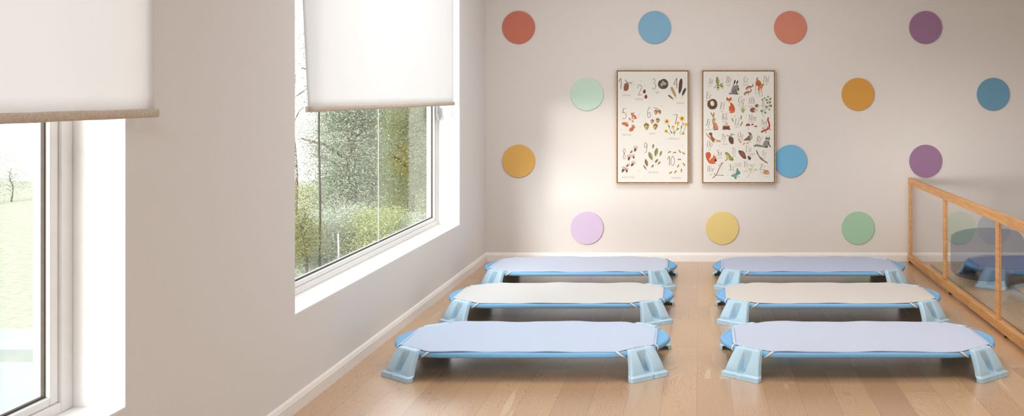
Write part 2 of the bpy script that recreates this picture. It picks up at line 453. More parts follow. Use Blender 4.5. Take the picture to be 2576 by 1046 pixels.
# ------------------------------------------------------------------ roller blinds
def blind(name, x, yb0, yb1, yt0, yt1, z0, z1, seed, label):
    rnd = random.Random(seed)
    r = empty(name, (x, (yb0 + yb1) / 2, z0)); setp(r, label, 'blind', 'roller blinds over the windows')
    oy, oz = (yb0 + yb1) / 2, z0
    bm = bmesh.new(); rows = []
    NY, NZ = 60, 24
    for k in range(NZ + 1):
        t = k / NZ; z = z0 + (z1 - z0) * t
        a = yb0 + (yt0 - yb0) * t; b = yb1 + (yt1 - yb1) * t
        row = []
        for i in range(NY + 1):
            y = a + (b - a) * i / NY
            wob = 0.002 * math.sin(i * 0.33 + seed) * (1 - 0.5 * t) + 0.0008 * math.sin(i * 0.9 + 2 * seed)
            row.append(bm.verts.new((wob, y - oy, z - oz)))
        rows.append(row)
    grid_faces(bm, rows)
    o = obj('blind_fabric', bm, M['blind'], r, smooth=True)
    m = o.modifiers.new('thick', 'SOLIDIFY'); m.thickness = 0.0012
    bm = bmesh.new(); n = 40; rows = []
    for i in range(n + 1):
        y = yb0 - 0.006 + (yb1 - yb0 + 0.018) * i / n
        dz = 0.0005 * math.sin(i * 1.3 + seed) + 0.0004 * math.sin(i * 2.9)
        sec = [(-0.006, -0.013), (0.006, -0.013), (0.0095, -0.009), (0.0095, 0.007), (0.006, 0.012), (-0.006, 0.012), (-0.0095, 0.007), (-0.0095, -0.009)]
        rows.append([bm.verts.new((a, y - oy, b + dz)) for a, b in sec])
    grid_faces(bm, rows, close=True); bm.faces.new(rows[0]); bm.faces.new(rows[-1][::-1])
    bmesh.ops.recalc_face_normals(bm, faces=bm.faces)
    obj('hem_bar', bm, M['hem_linen'], r, smooth=True)
    bm = bmesh.new(); tube(bm, [(0, yt0 - oy - 0.03, z1 - oz + 0.03), (0, yt1 - oy + 0.03, z1 - oz + 0.03)], 0.03, 20)
    obj('roller', bm, M['frame_white'], r, smooth=True)
    return r
b1 = blind('roller_blind', -1.598, 0.20, 2.735, 0.20, 2.735, 1.243, 2.50, 1, 'cream roller blind with linen hem bar, pulled half down over the nearer window')
b2 = blind('roller_blind', -1.690, 4.03, 6.405, 3.90, 6.405, 1.232, 2.34, 2, 'cream roller blind with slanted edge inside the far window by the dotted wall')
bm = bmesh.new(); tube(bm, [(0.012, 6.33 - 5.2175, 0.0), (0.012, 6.33 - 5.2175, -0.075), (0.014, 6.34 - 5.2175, -0.088), (0.014, 6.352 - 5.2175, -0.075), (0.014, 6.352 - 5.2175, 0)], 0.0022, 6)
obj('pull_loop', bm, M['chrome'], b2, smooth=True)

# ------------------------------------------------------------------ wall discs
def wx(px): return (px - VX) * BY / F           # column of the back wall -> metres
def wz(py): return H - (py - VY) * BY / F       # row of the back wall -> metres
DR = 0.1265
def disc_mesh():
    bm = bmesh.new(); n = 96
    prof = [(0.0, 0.0), (DR - 0.0015, 0.0), (DR, 0.0015), (DR, 0.0085), (DR - 0.0015, 0.010), (0.0, 0.010)]
    rings = []
    for r, d in prof[1:-1]:
        rings.append([bm.verts.new((r * math.cos(2*math.pi*k/n), -d, r * math.sin(2*math.pi*k/n))) for k in range(n)])
    for a, b in zip(rings[:-1], rings[1:]):
        for k in range(n): bm.faces.new((a[k], a[(k+1) % n], b[(k+1) % n], b[k]))
    bm.faces.new(rings[0]); bm.faces.new(rings[-1]); bmesh.ops.recalc_face_normals(bm, faces=bm.faces)
    me = bpy.data.meshes.new('wall_disc'); bm.to_mesh(me); bm.free(); return me
DISCS = [
 (1305, 69, 'c9735c', 'coral red', 'top row, leftmost of its row, nearest the window corner'),
 (1647, 69, '7fb0cb', 'sky blue', 'top row, above the numbers poster'),
 (1988, 69, 'd0836c', 'salmon coral', 'top row, above and right of the alphabet poster'),
 (2328, 69, '9b7395', 'plum purple', 'top row, rightmost of its row'),
 (1477, 237, 'c3dccb', 'pale mint green', 'second row, left of the numbers poster'),
 (2158, 237, 'd3993f', 'ochre orange', 'second row, between posters and the dark blue disc'),
 (2498, 237, '6799b4', 'deep steel blue', 'second row, at the far right of the wall'),
 (1305, 405, 'e0ae5a', 'amber yellow', 'third row, leftmost, above the first cots'),
 (1989, 405, '72b3d6', 'bright sky blue', 'third row, touching the right edge of the alphabet poster'),
 (2328, 405, '9b7396', 'plum purple', 'third row, just above the corner of the wooden barrier'),
 (1477, 573, 'd4bdd8', 'pale lilac', 'bottom row, lower left above the left cots'),
 (1817, 573, 'e3cb82', 'soft yellow', 'bottom row, below the two posters'),
 (2158, 573, 'a3cba9', 'soft green', 'bottom row, left of the wooden barrier'),
 (2499, 573, 'a3b6c2', 'dusty blue', 'bottom row, seen through the glass of the wooden barrier'),
]
dm = disc_mesh()
for k, (px, py, c, cn, where) in enumerate(DISCS):
    b = MB('disc_felt_%s' % c); n = b.noise(b.coord(), 260, 3)
    b.color(b.mix(b.math('MULTIPLY', n, 0.10), srgb(c), srgb('#c8c0b8'))); b.rough(0.85, 0.15); b.bump(n, 0.15, 0.0006)
    me = dm if k == 0 else dm.copy()
    me.materials.clear(); me.materials.append(b.m)
    o = bpy.data.objects.new('wall_disc', me); COL.objects.link(o); o.location = (wx(px), BY - 0.0005, wz(py))
    setp(o, '%s wall disc, %s' % (cn, where), 'wall disc', 'coloured discs on the back wall')

# ------------------------------------------------------------------ cots
HL, HW, ZT = 0.648, 0.276, 0.108                 # half length / width to the tube centre, tube centre height
RT = 0.0135
quarter = [(0.0, HW), (0.22, HW), (0.36, HW - 0.001), (0.44, HW - 0.012), (0.52, HW - 0.050), (0.585, HW - 0.108), (0.628, HW - 0.180), (HL, HW - 0.255)]
outline = [(x, y) for x, y in quarter]
outline += [(x, -y) for x, y in quarter[::-1]]
outline += [(-x, -y) for x, y in quarter[1:]]
outline += [(-x, y) for x, y in quarter[::-1][:-1]]
path = [Vector((p.x, p.y, ZT)) for p in catmull([(x, y, 0) for x, y in outline], 5, closed=True)]

def cot_tube():
    bm = bmesh.new(); tube(bm, path, RT, 14, closed=True); bmesh.ops.recalc_face_normals(bm, faces=bm.faces); return bm
def cot_deck():
    bm = bmesh.new(); rings = []
    for s in (1.0, 0.97, 0.9, 0.75, 0.5, 0.25):
        rings.append([bm.verts.new((p.x * s, p.y * s, ZT + RT - 0.0005 - 0.006 * (1 - s * s) - (0.003 if s > 0.98 else 0))) for p in path])
    for a, b in zip(rings[:-1], rings[1:]):
        for k in range(len(a)): bm.faces.new((a[k], a[(k+1) % len(a)], b[(k+1) % len(a)], b[k]))
    c = bm.verts.new((0, 0, ZT + RT - 0.0068)); r = rings[-1]
    for k in range(len(r)): bm.faces.new((r[k], r[(k+1) % len(r)], c))
    bmesh.ops.recalc_face_normals(bm, faces=bm.faces); return bm

def cot_leg(sx, sy):
    """moulded corner leg: two flared lobes with an upright groove between, a stepped foot and a cap over the tube"""
    T = Vector((0.796 * -sx, 0.607 * sy, 0))          # towards the middle of the long side
    N = Vector((0.607 * sx, 0.796 * sy, 0))           # outward
    T = Vector((-0.796 * sx, 0.607 * sy, 0))
    top = Vector((0.542 * sx, 0.236 * sy, 0)); HT = ZT + RT + 0.003
    bm = bmesh.new(); rows = []
    NU = 60
    vs = [0, .02, .05, .09, .13, .155, .175, .19, .205, .22, .25, .29, .34, .4, .46, .52, .58, .64, .7, .76, .82, .88, .93, .97, 1.0]
    caps = [0.25, 0.6, 1.0]
    for kv, v in enumerate(vs + [1.0 + c for c in caps]):
        cap = max(0.0, v - 1.0); vv = min(v, 1.0)
        step = 1 - sm(0.155, 0.205, vv)
        s = max(0.0, min(1.0, (vv - 0.18) / 0.82))
        lobe = 0.052 * (1 - s ** 1.35) + 0.016 * step
        if vv < .03: lobe += 0.002
        w = 0.0675 + 0.025 * (1 - s ** 1.1) + 0.010 * step
        row = []
        # columns: left return, face, right return
        cols = [(-1.0, r) for r in (1.0, 0.75, 0.5, 0.25, 0.08)] + [(-1 + 2 * i / NU, 0.0) for i in range(NU + 1)] + [(1.0, r) for r in (0.08, 0.25, 0.5, 0.75, 1.0)]
        for u, ret in cols:
            # u = -1 near the end of the cot, u = +1 near the long side
            a = -0.22 - 0.02 * (1 - vv)                            # groove edge by lobe B (outer end)
            bb = 0.50 - 0.46 * (1 - vv) ** 0.9                     # groove edge by lobe A
            gr = sm(a - 0.07, a + 0.07, u) * (1 - sm(bb - 0.08, bb + 0.08, u))
            gdepth = max(0.0, lobe - 0.004)
            gdepth *= sm(0.14, 0.28, vv)
            notch = 0.005 * sm(-0.36, -0.28, u) * (1 - sm(-0.20, -0.12, u)) * step
            o = lobe - gr * gdepth - notch
            # lobe crowns
            if u < a: o += 0.004 * math.sin(math.pi * (u + 1) / (a + 1)) * sm(0.2, 0.3, vv) * (1 - cap)
            edge = 0.005 * (sm(0.90, 1.0, abs(u)) ** 2)
            o -= edge
            back = max(-0.034, o - 0.024)
            o = o + (back - o) * ret
            o = o + (-0.034 - o) * cap
            z = vv * HT - (0.0035 * sm(0.9, 1.0, abs(u)) if vv > 0.95 else 0) + 0.0022 * math.sin(min(1, cap) * math.pi)
            P = top + T * (u * w) + N * o; P.z = z
            row.append(bm.verts.new(P))
        rows.append(row)
    grid_faces(bm, rows)
    bmesh.ops.remove_doubles(bm, verts=bm.verts, dist=0.00005)
    bmesh.ops.recalc_face_normals(bm, faces=bm.faces)
    return bm, top, T, N, HT

cot = empty('cot', (0, 0, 0))
obj('tube_frame', cot_tube(), M['deck_fabric'], cot, smooth=True)
obj('fabric_bed', cot_deck(), M['deck_fabric'], cot, smooth=True)
for sx in (-1, 1):
    for sy in (-1, 1):
        bm, top, T, N, HT = cot_leg(sx, sy)
        lg = obj('leg', bm, M['leg_plastic'], cot, smooth=True)
        md = lg.modifiers.new('shell', 'SOLIDIFY'); md.thickness = 0.004; md.offset = -1
        for u in (-0.6, 0.6):
            p = top + T * (u * 0.06) - N * 0.022
            bm = bmesh.new(); n = 16; rr = [(0.0062, 0.0), (0.0062, 0.003), (0.0045, 0.0048)]
            rings = [[bm.verts.new((p.x + r * math.cos(2*math.pi*k/n), p.y + r * math.sin(2*math.pi*k/n), HT - 0.002 + z)) for k in range(n)] for r, z in rr]
            for a, b in zip(rings[:-1], rings[1:]):
                for k in range(n): bm.faces.new((a[k], a[(k+1) % n], b[(k+1) % n], b[k]))
            bm.faces.new(rings[-1]); bm.faces.new(rings[0][::-1])
            obj('screw', bm, M['screw_cap'], lg, smooth=False)

# fitted sheet: an octagon with softly waving edges, elastic straps round the tube
SO = [(0.43, HW + 0.002), (0.602, 0.150)]
def sheet_outline(n=22, seed=0):
    P = [(-0.43, -SO[0][1]), (0.43, -SO[0][1]), (0.602, -0.150), (0.596, 0.140), (0.43, SO[0][1]), (-0.43, SO[0][1]), (-0.600, 0.150), (-0.604, -0.150)]
    pts = []
    for i in range(8):
        a = Vector((P[i][0], P[i][1], 0)); b = Vector((P[(i+1) % 8][0], P[(i+1) % 8][1], 0))
        for k in range(n):
            t = k / n; p = a.lerp(b, t)
            pts.append(p)
    # soften the corners a little
    out = []
    N = len(pts)
    for i in range(N): out.append((pts[i-1] + pts[i] * 2 + pts[(i+1) % N]) / 4)
    return out
def sheet_bm(seed):
    bm = bmesh.new(); o = sheet_outline(); rings = []; N = len(o); zt = ZT + RT + 0.0048
    for s, dz in ((1.0, -0.0042), (1.003, -0.001), (0.998, 0.0), (0.96, 0.0), (0.88, 0.0), (0.74, 0.0), (0.55, 0.0), (0.35, 0.0), (0.15, 0.0)):
        ring = []
        for i, p in enumerate(o):
            x, y = p.x * s, p.y * s
            wave = 0.0022 * math.sin(x * 14 + seed * 2.1) * sm(0.15, 0.28, abs(y)) + 0.0012 * math.sin(x * 31 + y * 9 + seed)
            if s >= 0.998: y += (0.0022 * math.sin(x * 11 + seed * 1.3) * (1 if y > 0 else -1)) * sm(0.16, 0.27, abs(y))
            sag = -0.0035 * (1 - s) 
            ring.append(bm.verts.new((x, y, zt + dz + wave * (1 if s < 1.0 else 0.6) + sag)))
        rings.append(ring)
    for a, b in zip(rings[:-1], rings[1:]):
        for k in range(N): bm.faces.new((a[k], a[(k+1) % N], b[(k+1) % N], b[k]))
    c = bm.verts.new((0, 0, zt - 0.0035)); r = rings[-1]
    for k in range(N): bm.faces.new((r[k], r[(k+1) % N], c))
    bmesh.ops.recalc_face_normals(bm, faces=bm.faces)
    return bm
def ribbon(bm, pts, w, axis):
    """flat band following pts, its width laid along axis"""
    rows = []
    ax = Vector(axis).normalized()
    for p in pts: rows.append([bm.verts.new(Vector(p) - ax * w / 2), bm.verts.new(Vector(p) + ax * w / 2)])
    grid_faces(bm, rows)
def strap_bms():
    res = []
    R = RT + 0.0022
    for sx in (-1, 1):
        for sy in (-1, 1):
            # slanting band on the long side
            bm = bmesh.new(); pts = []
            for k in range(9):
                t = k / 8; a = math.radians(78 - 178 * t)
                x = 0.425 + 0.055 * t; yc = HW - 0.006 - 0.020 * t * t
                pts.append((sx * x, sy * (yc + R * math.cos(a)), ZT + R * math.sin(a)))
            ribbon(bm, pts, 0.014, (1, 0, 0)); res.append(bm)
            # short band on the end curve
            bm = bmesh.new(); pts = []
            n = Vector((0.83, 0.56, 0)); c = Vector((0.598, HW - 0.122, 0))
            for k in range(9):
                a = math.radians(95 - 195 * k / 8)
                p = c + n * (R * math.cos(a)); pts.append((sx * p.x, sy * p.y, ZT + R * math.sin(a)))
            ribbon(bm, pts, 0.010, (-sx * 0.56, sy * 0.83, 0)); res.append(bm)
    return res
def seam_bm(side):
    o = sheet_outline(); bm = bmesh.new(); x = 0.590 * side; pts = []
    for k in range(13):
        y = -0.142 + 0.282 * k / 12; pts.append((x + 0.004 * 0, y, ZT + RT + 0.0056))
    ribbon(bm, pts, 0.0018, (1, 0, 0)); return bm

def make_sheet(mat, seam, seed):
    r = empty('cot_sheet', (0, 0, 0))
    s = obj('sheet_cloth', sheet_bm(seed), mat, r, smooth=True)
    md = s.modifiers.new('thick', 'SOLIDIFY'); md.thickness = 0.0012; md.offset = -1
    for sd in (-1, 1): obj('seam', seam_bm(sd), seam, r)
    for b in strap_bms():
        t = obj('strap', b, M['strap_elastic'], r, smooth=True)
        md = t.modifiers.new('thick', 'SOLIDIFY'); md.thickness = 0.0012; md.offset = 0
    return r
CY = (4.535, 5.520, 6.450)
CXL = (-0.806, -0.814, -0.818); CXR = (0.762, 0.757, 0.752)
shorttxt = {(0, 0): 'sky blue pinstriped', (1, 0): 'violet pinstriped', (0, 1): 'plain ivory', (1, 1): 'warm cream', (0, 2): 'pale lavender', (1, 2): 'periwinkle'}
rowname = ('nearest row', 'middle row', 'back row')
MATS = {(0, 0): ('sheet_stripe_sky', 'seam_navy', 'pale sky blue and white pinstriped'), (1, 0): ('sheet_stripe_violet', 'seam_navy', 'violet blue and white pinstriped'),
        (0, 1): ('sheet_ivory', 'seam_cream', 'plain ivory'), (1, 1): ('sheet_cream', 'seam_cream', 'plain warm cream'),
        (0, 2): ('sheet_lavender', 'seam_navy', 'plain pale lavender blue'), (1, 2): ('sheet_periwinkle', 'seam_navy', 'plain periwinkle blue')}
first = True
for side in (0, 1):
    for row in (0, 1, 2):
        x = (CXL, CXR)[side][row]; y = CY[row]
        c = cot if first else copy_tree(cot); first = False
        c.location = (x, y, 0)
        sn = ('left column beside the window wall', 'right column beside the wooden barrier')[side]
        m, seam, txt = MATS[(side, row)]
        setp(c, 'blue cot under a %s sheet, %s, %s column' % (shorttxt[(side, row)], rowname[row], ('left', 'right')[side]), 'cot', 'low blue cots in two columns on the oak floor')
        s = make_sheet(M[m], M[seam], row + side * 3)
        s.location = (x, y, 0)
        setp(s, '%s sheet over the cot of the %s, %s column' % (txt, rowname[row], ('left', 'right')[side]), 'cot sheet', 'fitted sheets on the cots')

# ------------------------------------------------------------------ wooden barrier with glass
FX = 1.632
bar = empty('barrier', (FX, 5.6, 0)); bar.rotation_euler = (0, 0, math.radians(0.35))
setp(bar, 'low oak framed barrier with clear glass panels running from the back wall along the rug', 'barrier')
FL = BY - 0.020 - 5.6
def fobj(name, bxs, mat, bv=0.002):
    o = obj(name, boxes(*bxs), mat, bar)
    if bv: bevel(o, bv)
    return o
TH = 0.020
y_near = -2.65
fobj('top_rail', [(-TH/2 - .002, TH/2 + .002, y_near, FL, 0.598, 0.650)], M['oak'])
fobj('bottom_rail', [(-TH/2 - .004, TH/2 + .004, y_near, FL, 0.014, 0.066)], M['oak'])
posts = [1.560, 0.565, -0.515, -1.595]
for p in posts:
    fobj('post', [(-TH/2 + .002, TH/2 - .002, p, p + 0.058, 0.066, 0.598)], M['oak'])
ends = posts + [y_near]
for a, b in zip(posts, posts[1:] + [y_near - 0.058]):
    fobj('glass_panel', [(-0.003, 0.003, b + 0.058, a, 0.064, 0.600)], M['fence_glass'], 0)
for p in (1.585, 0.46, -0.62, -1.7):
    bm = bmesh.new(); tube(bm, [(0, p, 0.0), (0, p, 0.015)], 0.012, 16); obj('foot', bm, M['black_rubber'], bar)

# ------------------------------------------------------------------ rug beyond the barrier
rug = empty('rug', (1.742, 3.0, 0)); setp(rug, 'chunky woven jute rug with dark dashes lying behind the wooden barrier', 'rug')
def rug_field():
    bm = bmesh.new(); nx = 90; rows = []
    for j, y in enumerate((0.0, 4.07)):
        rows.append([bm.verts.new((0.02 + 2.4 * i / nx, y, 0.010 + 0.001 * math.sin(i * 2.1))) for i in range(nx + 1)])
    grid_faces(bm, rows); bmesh.ops.recalc_face_normals(bm, faces=bm.faces)
    ext = bmesh.ops.extrude_face_region(bm, geom=list(bm.faces))
    for v in [g for g in ext['geom'] if isinstance(g, bmesh.types.BMVert)]: v.co.z = 0.001
    bmesh.ops.recalc_face_normals(bm, faces=bm.faces)
    return bm
obj('rug_field', rug_field(), M['rug'], rug)
bm = bmesh.new()
rp_ = [(0.012, 0.005, .008), (0.012, 4.075, .008), (2.42, 4.075, .008), (2.42, 0.005, .008)]
for a, b in zip(rp_, rp_[1:]):
    n = 140; pts = [Vector(a).lerp(Vector(b), i / n) + Vector((0.0006 * math.sin(i * 1.7), 0, 0)) for i in range(n + 1)]
    tube(bm, pts, [0.0055 + 0.0010 * math.sin(i * 1.9) for i in range(n + 1)], 8)
obj('braided_edge', bm, M['rug_braid'], rug, smooth=True)

# translucent blue acrylic play panel standing on the rug
def acrylic():
    zb = 0.012; cx = (2484 - VX) * 6.085 / F; Y = 6.085
    s = 6.085 / F
    pix = [(2392, 600), (2398, 588), (2415, 580), (2440, 575), (2470, 572.5), (2500, 573), (2530, 575.5), (2555, 580), (2567, 588), (2575, 600), (2578, 618), (2578, 672), (2574, 688), (2560, 697), (2535, 704), (2505, 708), (2470, 707), (2435, 702), (2408, 694), (2396, 684), (2392, 670)]
    r = empty('acrylic_screen', (cx, Y, 0.0115)); z0 = H - (708 - VY) * s - 0.0115
    pts = catmull([((px - 2484) * s, 0, (708 - py) * s + z0) for px, py in pix], 5, closed=True)
    bm = bmesh.new()
    A = [bm.verts.new((p.x, -0.002, p.z)) for p in pts]; B = [bm.verts.new((p.x, 0.002, p.z)) for p in pts]
    bm.faces.new(A); bm.faces.new(B[::-1])
    for k in range(len(A)): bm.faces.new((A[k], B[k], B[(k+1) % len(A)], A[(k+1) % len(A)]))
    bmesh.ops.recalc_face_normals(bm, faces=bm.faces)
    obj('acrylic_panel', bm, M['blue_acrylic'], r)
    for x in (-0.17, 0.2):                           # clear stands that carry the panel
        obj('stand', boxes((x - 0.015, x + 0.015, -0.03, -0.0025, 0.0, 0.12), (x - 0.015, x + 0.015, -0.0025, 0.0025, 0.0, z0 - 0.002)), M['fence_glass'], r)
    return r
ac = acrylic()
setp(ac, 'smoky blue translucent rounded panel standing on the rug behind the barrier glass', 'screen')
c7 = copy_tree(cot); c7.location = (2.495, 6.45, 0.0115); c7['label'] = 'added blue cot in place of a cot reflection in the barrier glass'; del c7['group']  # added solid cot standing in for the reflection in the barrier glass
s7 = make_sheet(M['sheet_navy'], M['seam_navy'], 7); s7.location = (2.495, 6.45, 0.0115)
setp(s7, 'dark blue sheet over the added cot that stands in for the barrier reflection', 'cot sheet')

# ------------------------------------------------------------------ posters
class Art:
    """flat printed shapes collected into one mesh with a colour per face; sx, ox, oy: sketch units -> wall columns and rows"""
    def __init__(s): s.v = []; s.f = []; s.c = []; s.k = 0; s.view(1, 0, 0)
    def view(s, sc, ox, oy): s.sc, s.ox, s.oy = sc, ox, oy
    def P(s, x, y): return (wx(s.ox + x / s.sc), wz(s.oy + y / s.sc))
    def new(s): s.k = 0
    def face(s, pts, col):
        b = len(s.v); s.k += 1; d = 0.00006 * (s.k % 40)
        s.v += [(p[0], -d, p[1]) for p in pts]; s.f.append(list(range(b, b + len(pts)))); s.c.append(srgb(col))
    def poly(s, pts, col, smooth=True, n=4):
        if smooth: pts = [(p.x, p.y) for p in catmull([(a, b, 0) for a, b in pts], n, closed=True)]
        s.face([s.P(*p) for p in pts], col)
    def ell(s, cx, cy, rx, ry, col, ang=0, n=18):
        ca, sa = math.cos(math.radians(ang)), math.sin(math.radians(ang))
        s.face([s.P(cx + rx*math.cos(t)*ca - ry*math.sin(t)*sa, cy + rx*math.cos(t)*sa + ry*math.sin(t)*ca) for t in [2*math.pi*k/n for k in range(n)]], col)
    def line(s, pts, w, col, taper=False, n=5):
        q = catmull([(a, b, 0) for a, b in pts], n) if len(pts) > 2 else [Vector((a, b, 0)) for a, b in pts]
        s.k += 1; d = 0.00006 * (s.k % 40); b = len(s.v); N = len(q)
        for i, p in enumerate(q):
            t = (q[min(i+1, N-1)] - q[max(i-1, 0)]); t.normalize()
            ww = w / 2 * ((1 - 0.85 * i / (N - 1)) if taper else 1)
            for sg in (-1, 1):
                P = s.P(p.x - t.y * ww * sg, p.y + t.x * ww * sg); s.v.append((P[0], -d, P[1]))
        for i in range(N - 1):
            s.f.append([b+2*i, b+2*i+1, b+2*i+3, b+2*i+2]); s.c.append(srgb(col))
    def leaf(s, x0, y0, x1, y1, w, col, vein=None):
        dx, dy = x1 - x0, y1 - y0; L = math.hypot(dx, dy); nx, ny = -dy / L, dx / L
        prof = [(0, 0), (.18, .55), (.42, 1), (.7, .8), (.9, .35), (1, 0)]
        A = [(x0 + dx*t + nx*w/2*k, y0 + dy*t + ny*w/2*k) for t, k in prof]
        B = [(x0 + dx*t - nx*w/2*k, y0 + dy*t - ny*w/2*k) for t, k in prof[1:-1]]
        s.poly(A + B[::-1], col, smooth=False)
        if vein: s.line([(x0, y0), (x1, y1)], max(1.2, w * .08), vein)
    def oak(s, x0, y0, x1, y1, w, c1, c2):
        dx, dy = x1 - x0, y1 - y0; L = math.hypot(dx, dy); nx, ny = -dy / L, dx / L
        pr = [(0, .05), (.12, .3), (.18, .62), (.27, .38), (.36, .9), (.46, .5), (.57, 1), (.67, .5), (.77, .75), (.85, .4), (.93, .42), (1, .12)]
        A = [(x0 + dx*t + nx*w/2*k, y0 + dy*t + ny*w/2*k) for t, k in pr]; B = [(x0 + dx*t - nx*w/2*k, y0 + dy*t - ny*w/2*k) for t, k in pr]
        s.poly(A + B[::-1], c1, n=3)
        s.poly(A[1:-1] + [(x0+dx*.95, y0+dy*.95), (x0+dx*.1, y0+dy*.1)], c2, n=2)
        s.line([(x0 - dx*.14, y0 - dy*.14), (x1, y1)], max(1.5, w*.05), '7c7a3e')
    def text(s, st, cx, cy, size, col, width=None, shear=0.0, off=0.0):
        cu = bpy.data.curves.new('t', 'FONT'); cu.body = st; cu.size = 1; cu.shear = shear; cu.offset = off; cu.resolution_u = 3
        o = bpy.data.objects.new('t', cu); COL.objects.link(o); bpy.context.view_layer.update()
        ev = o.evaluated_get(bpy.context.evaluated_depsgraph_get()); me = ev.to_mesh()
        if len(me.vertices):
            xs = [v.co.x for v in me.vertices]; ys = [v.co.y for v in me.vertices]
            x0, x1, y0, y1 = min(xs), max(xs), min(ys), max(ys)
            sy = size; sxx = (width / (x1 - x0)) if width else size
            b = len(s.v); s.k += 1; d = 0.00006 * (s.k % 40)
            for v in me.vertices:
                P = s.P(cx + (v.co.x - (x0 + x1)/2) * sxx, cy - (v.co.y - 0.35) * sy); s.v.append((P[0], -d, P[1]))
            for p in me.polygons: s.f.append([b + i for i in p.vertices]); s.c.append(srgb(col))
        ev.to_mesh_clear(); bpy.data.objects.remove(o); bpy.data.curves.remove(cu)
    def caption(s, st, x0, x1, cy, h, col='b39f86'): s.new(); s.text(st, (x0+x1)/2, cy, h, col, width=x1-x0, off=-0.004)
    def sprig(s, x, y, r, col='c2c9a4'):
        s.new(); s.line([(x, y), (x - r, y - r)], 2.2, col, True); s.line([(x, y), (x + r*.9, y - r*.9)], 2.2, col, True); s.line([(x, y), (x, y - r*1.2)], 2.2, col, True)
    def bloom(s, x, y, r, col='e9c8ae'):
        s.new()
        for k in range(5): s.ell(x + r*.6*math.cos(k*1.257), y + r*.6*math.sin(k*1.257), r*.45, r*.45, col, n=8)
    def build(s, name, mat, parent):
        me = bpy.data.meshes.new(name); me.from_pydata(s.v, [], s.f); me.update()
        at = me.color_attributes.new('tint', 'FLOAT_COLOR', 'CORNER')
        for p, c in zip(me.polygons, s.c):
            for li in p.loop_indices: at.data[li].color = c
        o = bpy.data.objects.new(name, me); COL.objects.link(o); me.materials.append(mat); o.parent = parent
        o.location = (-parent.location.x, -0.0262, -parent.location.z)
        return o
b = MB('printed_ink'); a_ = b.node('ShaderNodeAttribute', attribute_name='tint'); nn = b.noise(b.coord(), 220, 3)
b.color(b.mix(b.math('MULTIPLY', nn, 0.06), a_.outputs['Color'], srgb('#f1ebe0'))); b.rough(0.7, 0.2); M['ink'] = b.m
plain('canvas_cream', '#dfdbd2', 0.8, 0.2, 300, 0.02)
plain('frame_gap', '#6a4a30', 0.8, 0.2, 60, 0.1)

def poster(x0, x1, y0, y1, label):
    X0, X1, Z0, Z1 = wx(x0), wx(x1), wz(y1), wz(y0)
    cx, cz = (X0 + X1) / 2, (Z0 + Z1) / 2
    r = empty('poster', (cx, BY - 0.0115, cz)); setp(r, label, 'poster', 'two framed nature posters on the back wall')
    hw, hh = (X1 - X0) / 2, (Z1 - Z0) / 2; t = 0.0075; dp = 0.031
    bm = bmesh.new()
    box(bm, -hw, -hw + t, -dp, 0, -hh, hh); box(bm, hw - t, hw, -dp, 0, -hh, hh)
    box(bm, -hw + t, hw - t, -dp, 0, hh - t, hh); box(bm, -hw + t, hw - t, -dp, 0, -hh, -hh + t)
    bevel(obj('picture_frame', bm, M['gilt'], r), 0.001, 1)
    obj('backing', boxes((-hw + t, hw - t, -0.006, 0.0, -hh + t, hh - t)), M['frame_gap'], r)
    g = 0.0045
    bevel(obj('canvas', boxes((-hw + t + g, hw - t - g, -0.026, -0.006, -hh + t + g, hh - t - g)), M['canvas_cream'], r), 0.001, 2)
    for px_ in (-hw * .6, hw * .6):                      # wall hooks behind the frame
        obj('hanger', boxes((px_ - .01, px_ + .01, 0.0, 0.0115, hh - .05, hh - .03)), M['chrome'], r)
    return r
p1 = poster(1551, 1734, 176, 461, 'framed numbers poster with pinecone, acorns and bees, left of the two posters')
p2 = poster(1765, 1950, 176, 461, 'framed alphabet poster with fox, deer and raccoon drawings, right of the two posters')

# ---- numbers poster (sketch units: 3.43 per column)
A = Art(); A.view(3.43, 1540, 165)
BR = '7a4a3a'
DG = {'1': [[(0.0, .35), (.6, 0), (.6, 1)]], '2': [[(.02, .3), (.12, .05), (.55, 0), (.9, .22), (.5, .65), (.05, .98)], [(.05, .98), (1, .94)]],
      '3': [[(.0, .12), (.45, 0), (.85, .15), (.5, .42)], [(.5, .42), (1, .62), (.8, .93), (.3, 1), (.05, .88)]],
      '4': [[(.75, 0), (.05, .62)], [(.05, .62), (1, .62)], [(.75, 0), (.75, 1)]],
      '5': [[(.9, .02), (.25, .02)], [(.25, .02), (.12, .45)], [(.12, .45), (.6, .40), (.95, .62), (.75, .92), (.3, 1), (.1, .93)]],
      '6': [[(.85, .08), (.55, 0), (.2, .3), (.1, .7), (.35, .98), (.75, .93), (.92, .7), (.7, .5), (.15, .62)]],
      '7': [[(0, .04), (1, .02)], [(1, .02), (.5, 1)]],
      '8': [[(.5, .48), (.12, .25), (.5, 0), (.88, .22), (.5, .48), (.08, .78), (.5, 1), (.9, .78), (.5, .48)]],
      '9': [[(.85, .18), (.5, 0), (.12, .22), (.35, .5), (.8, .4), (.88, .15), (.88, .55), (.6, .95), (.25, .98)]],
      '0': [[(.5, 0), (.08, .3), (.08, .7), (.5, 1), (.92, .7), (.92, .3), (.5, 0)]]}
def digit(ch, x0, y0, x1, y1):
    A.new()
    for st in DG[ch]:
        pts = [(x0 + (x1-x0)*u, y0 + (y1-y0)*v) for u, v in st]
        A.line(pts, 3.6, BR); 
        if len(st) <= 3: A.line([(p[0]+2.4, p[1]) for p in pts], 2.4, '9b6c58')
digit('1', 58, 112, 92, 200); digit('2', 224, 166, 260, 256); digit('3', 348, 113, 378, 203); digit('4', 530, 108, 566, 196)
digit('5', 90, 368, 126, 458); digit('6', 304, 358, 336, 448); digit('7', 528, 420, 562, 506); digit('8', 94, 714, 120, 802)
digit('9', 276, 662, 306, 748); digit('1', 478, 780, 506, 858); digit('0', 508, 776, 540, 860)
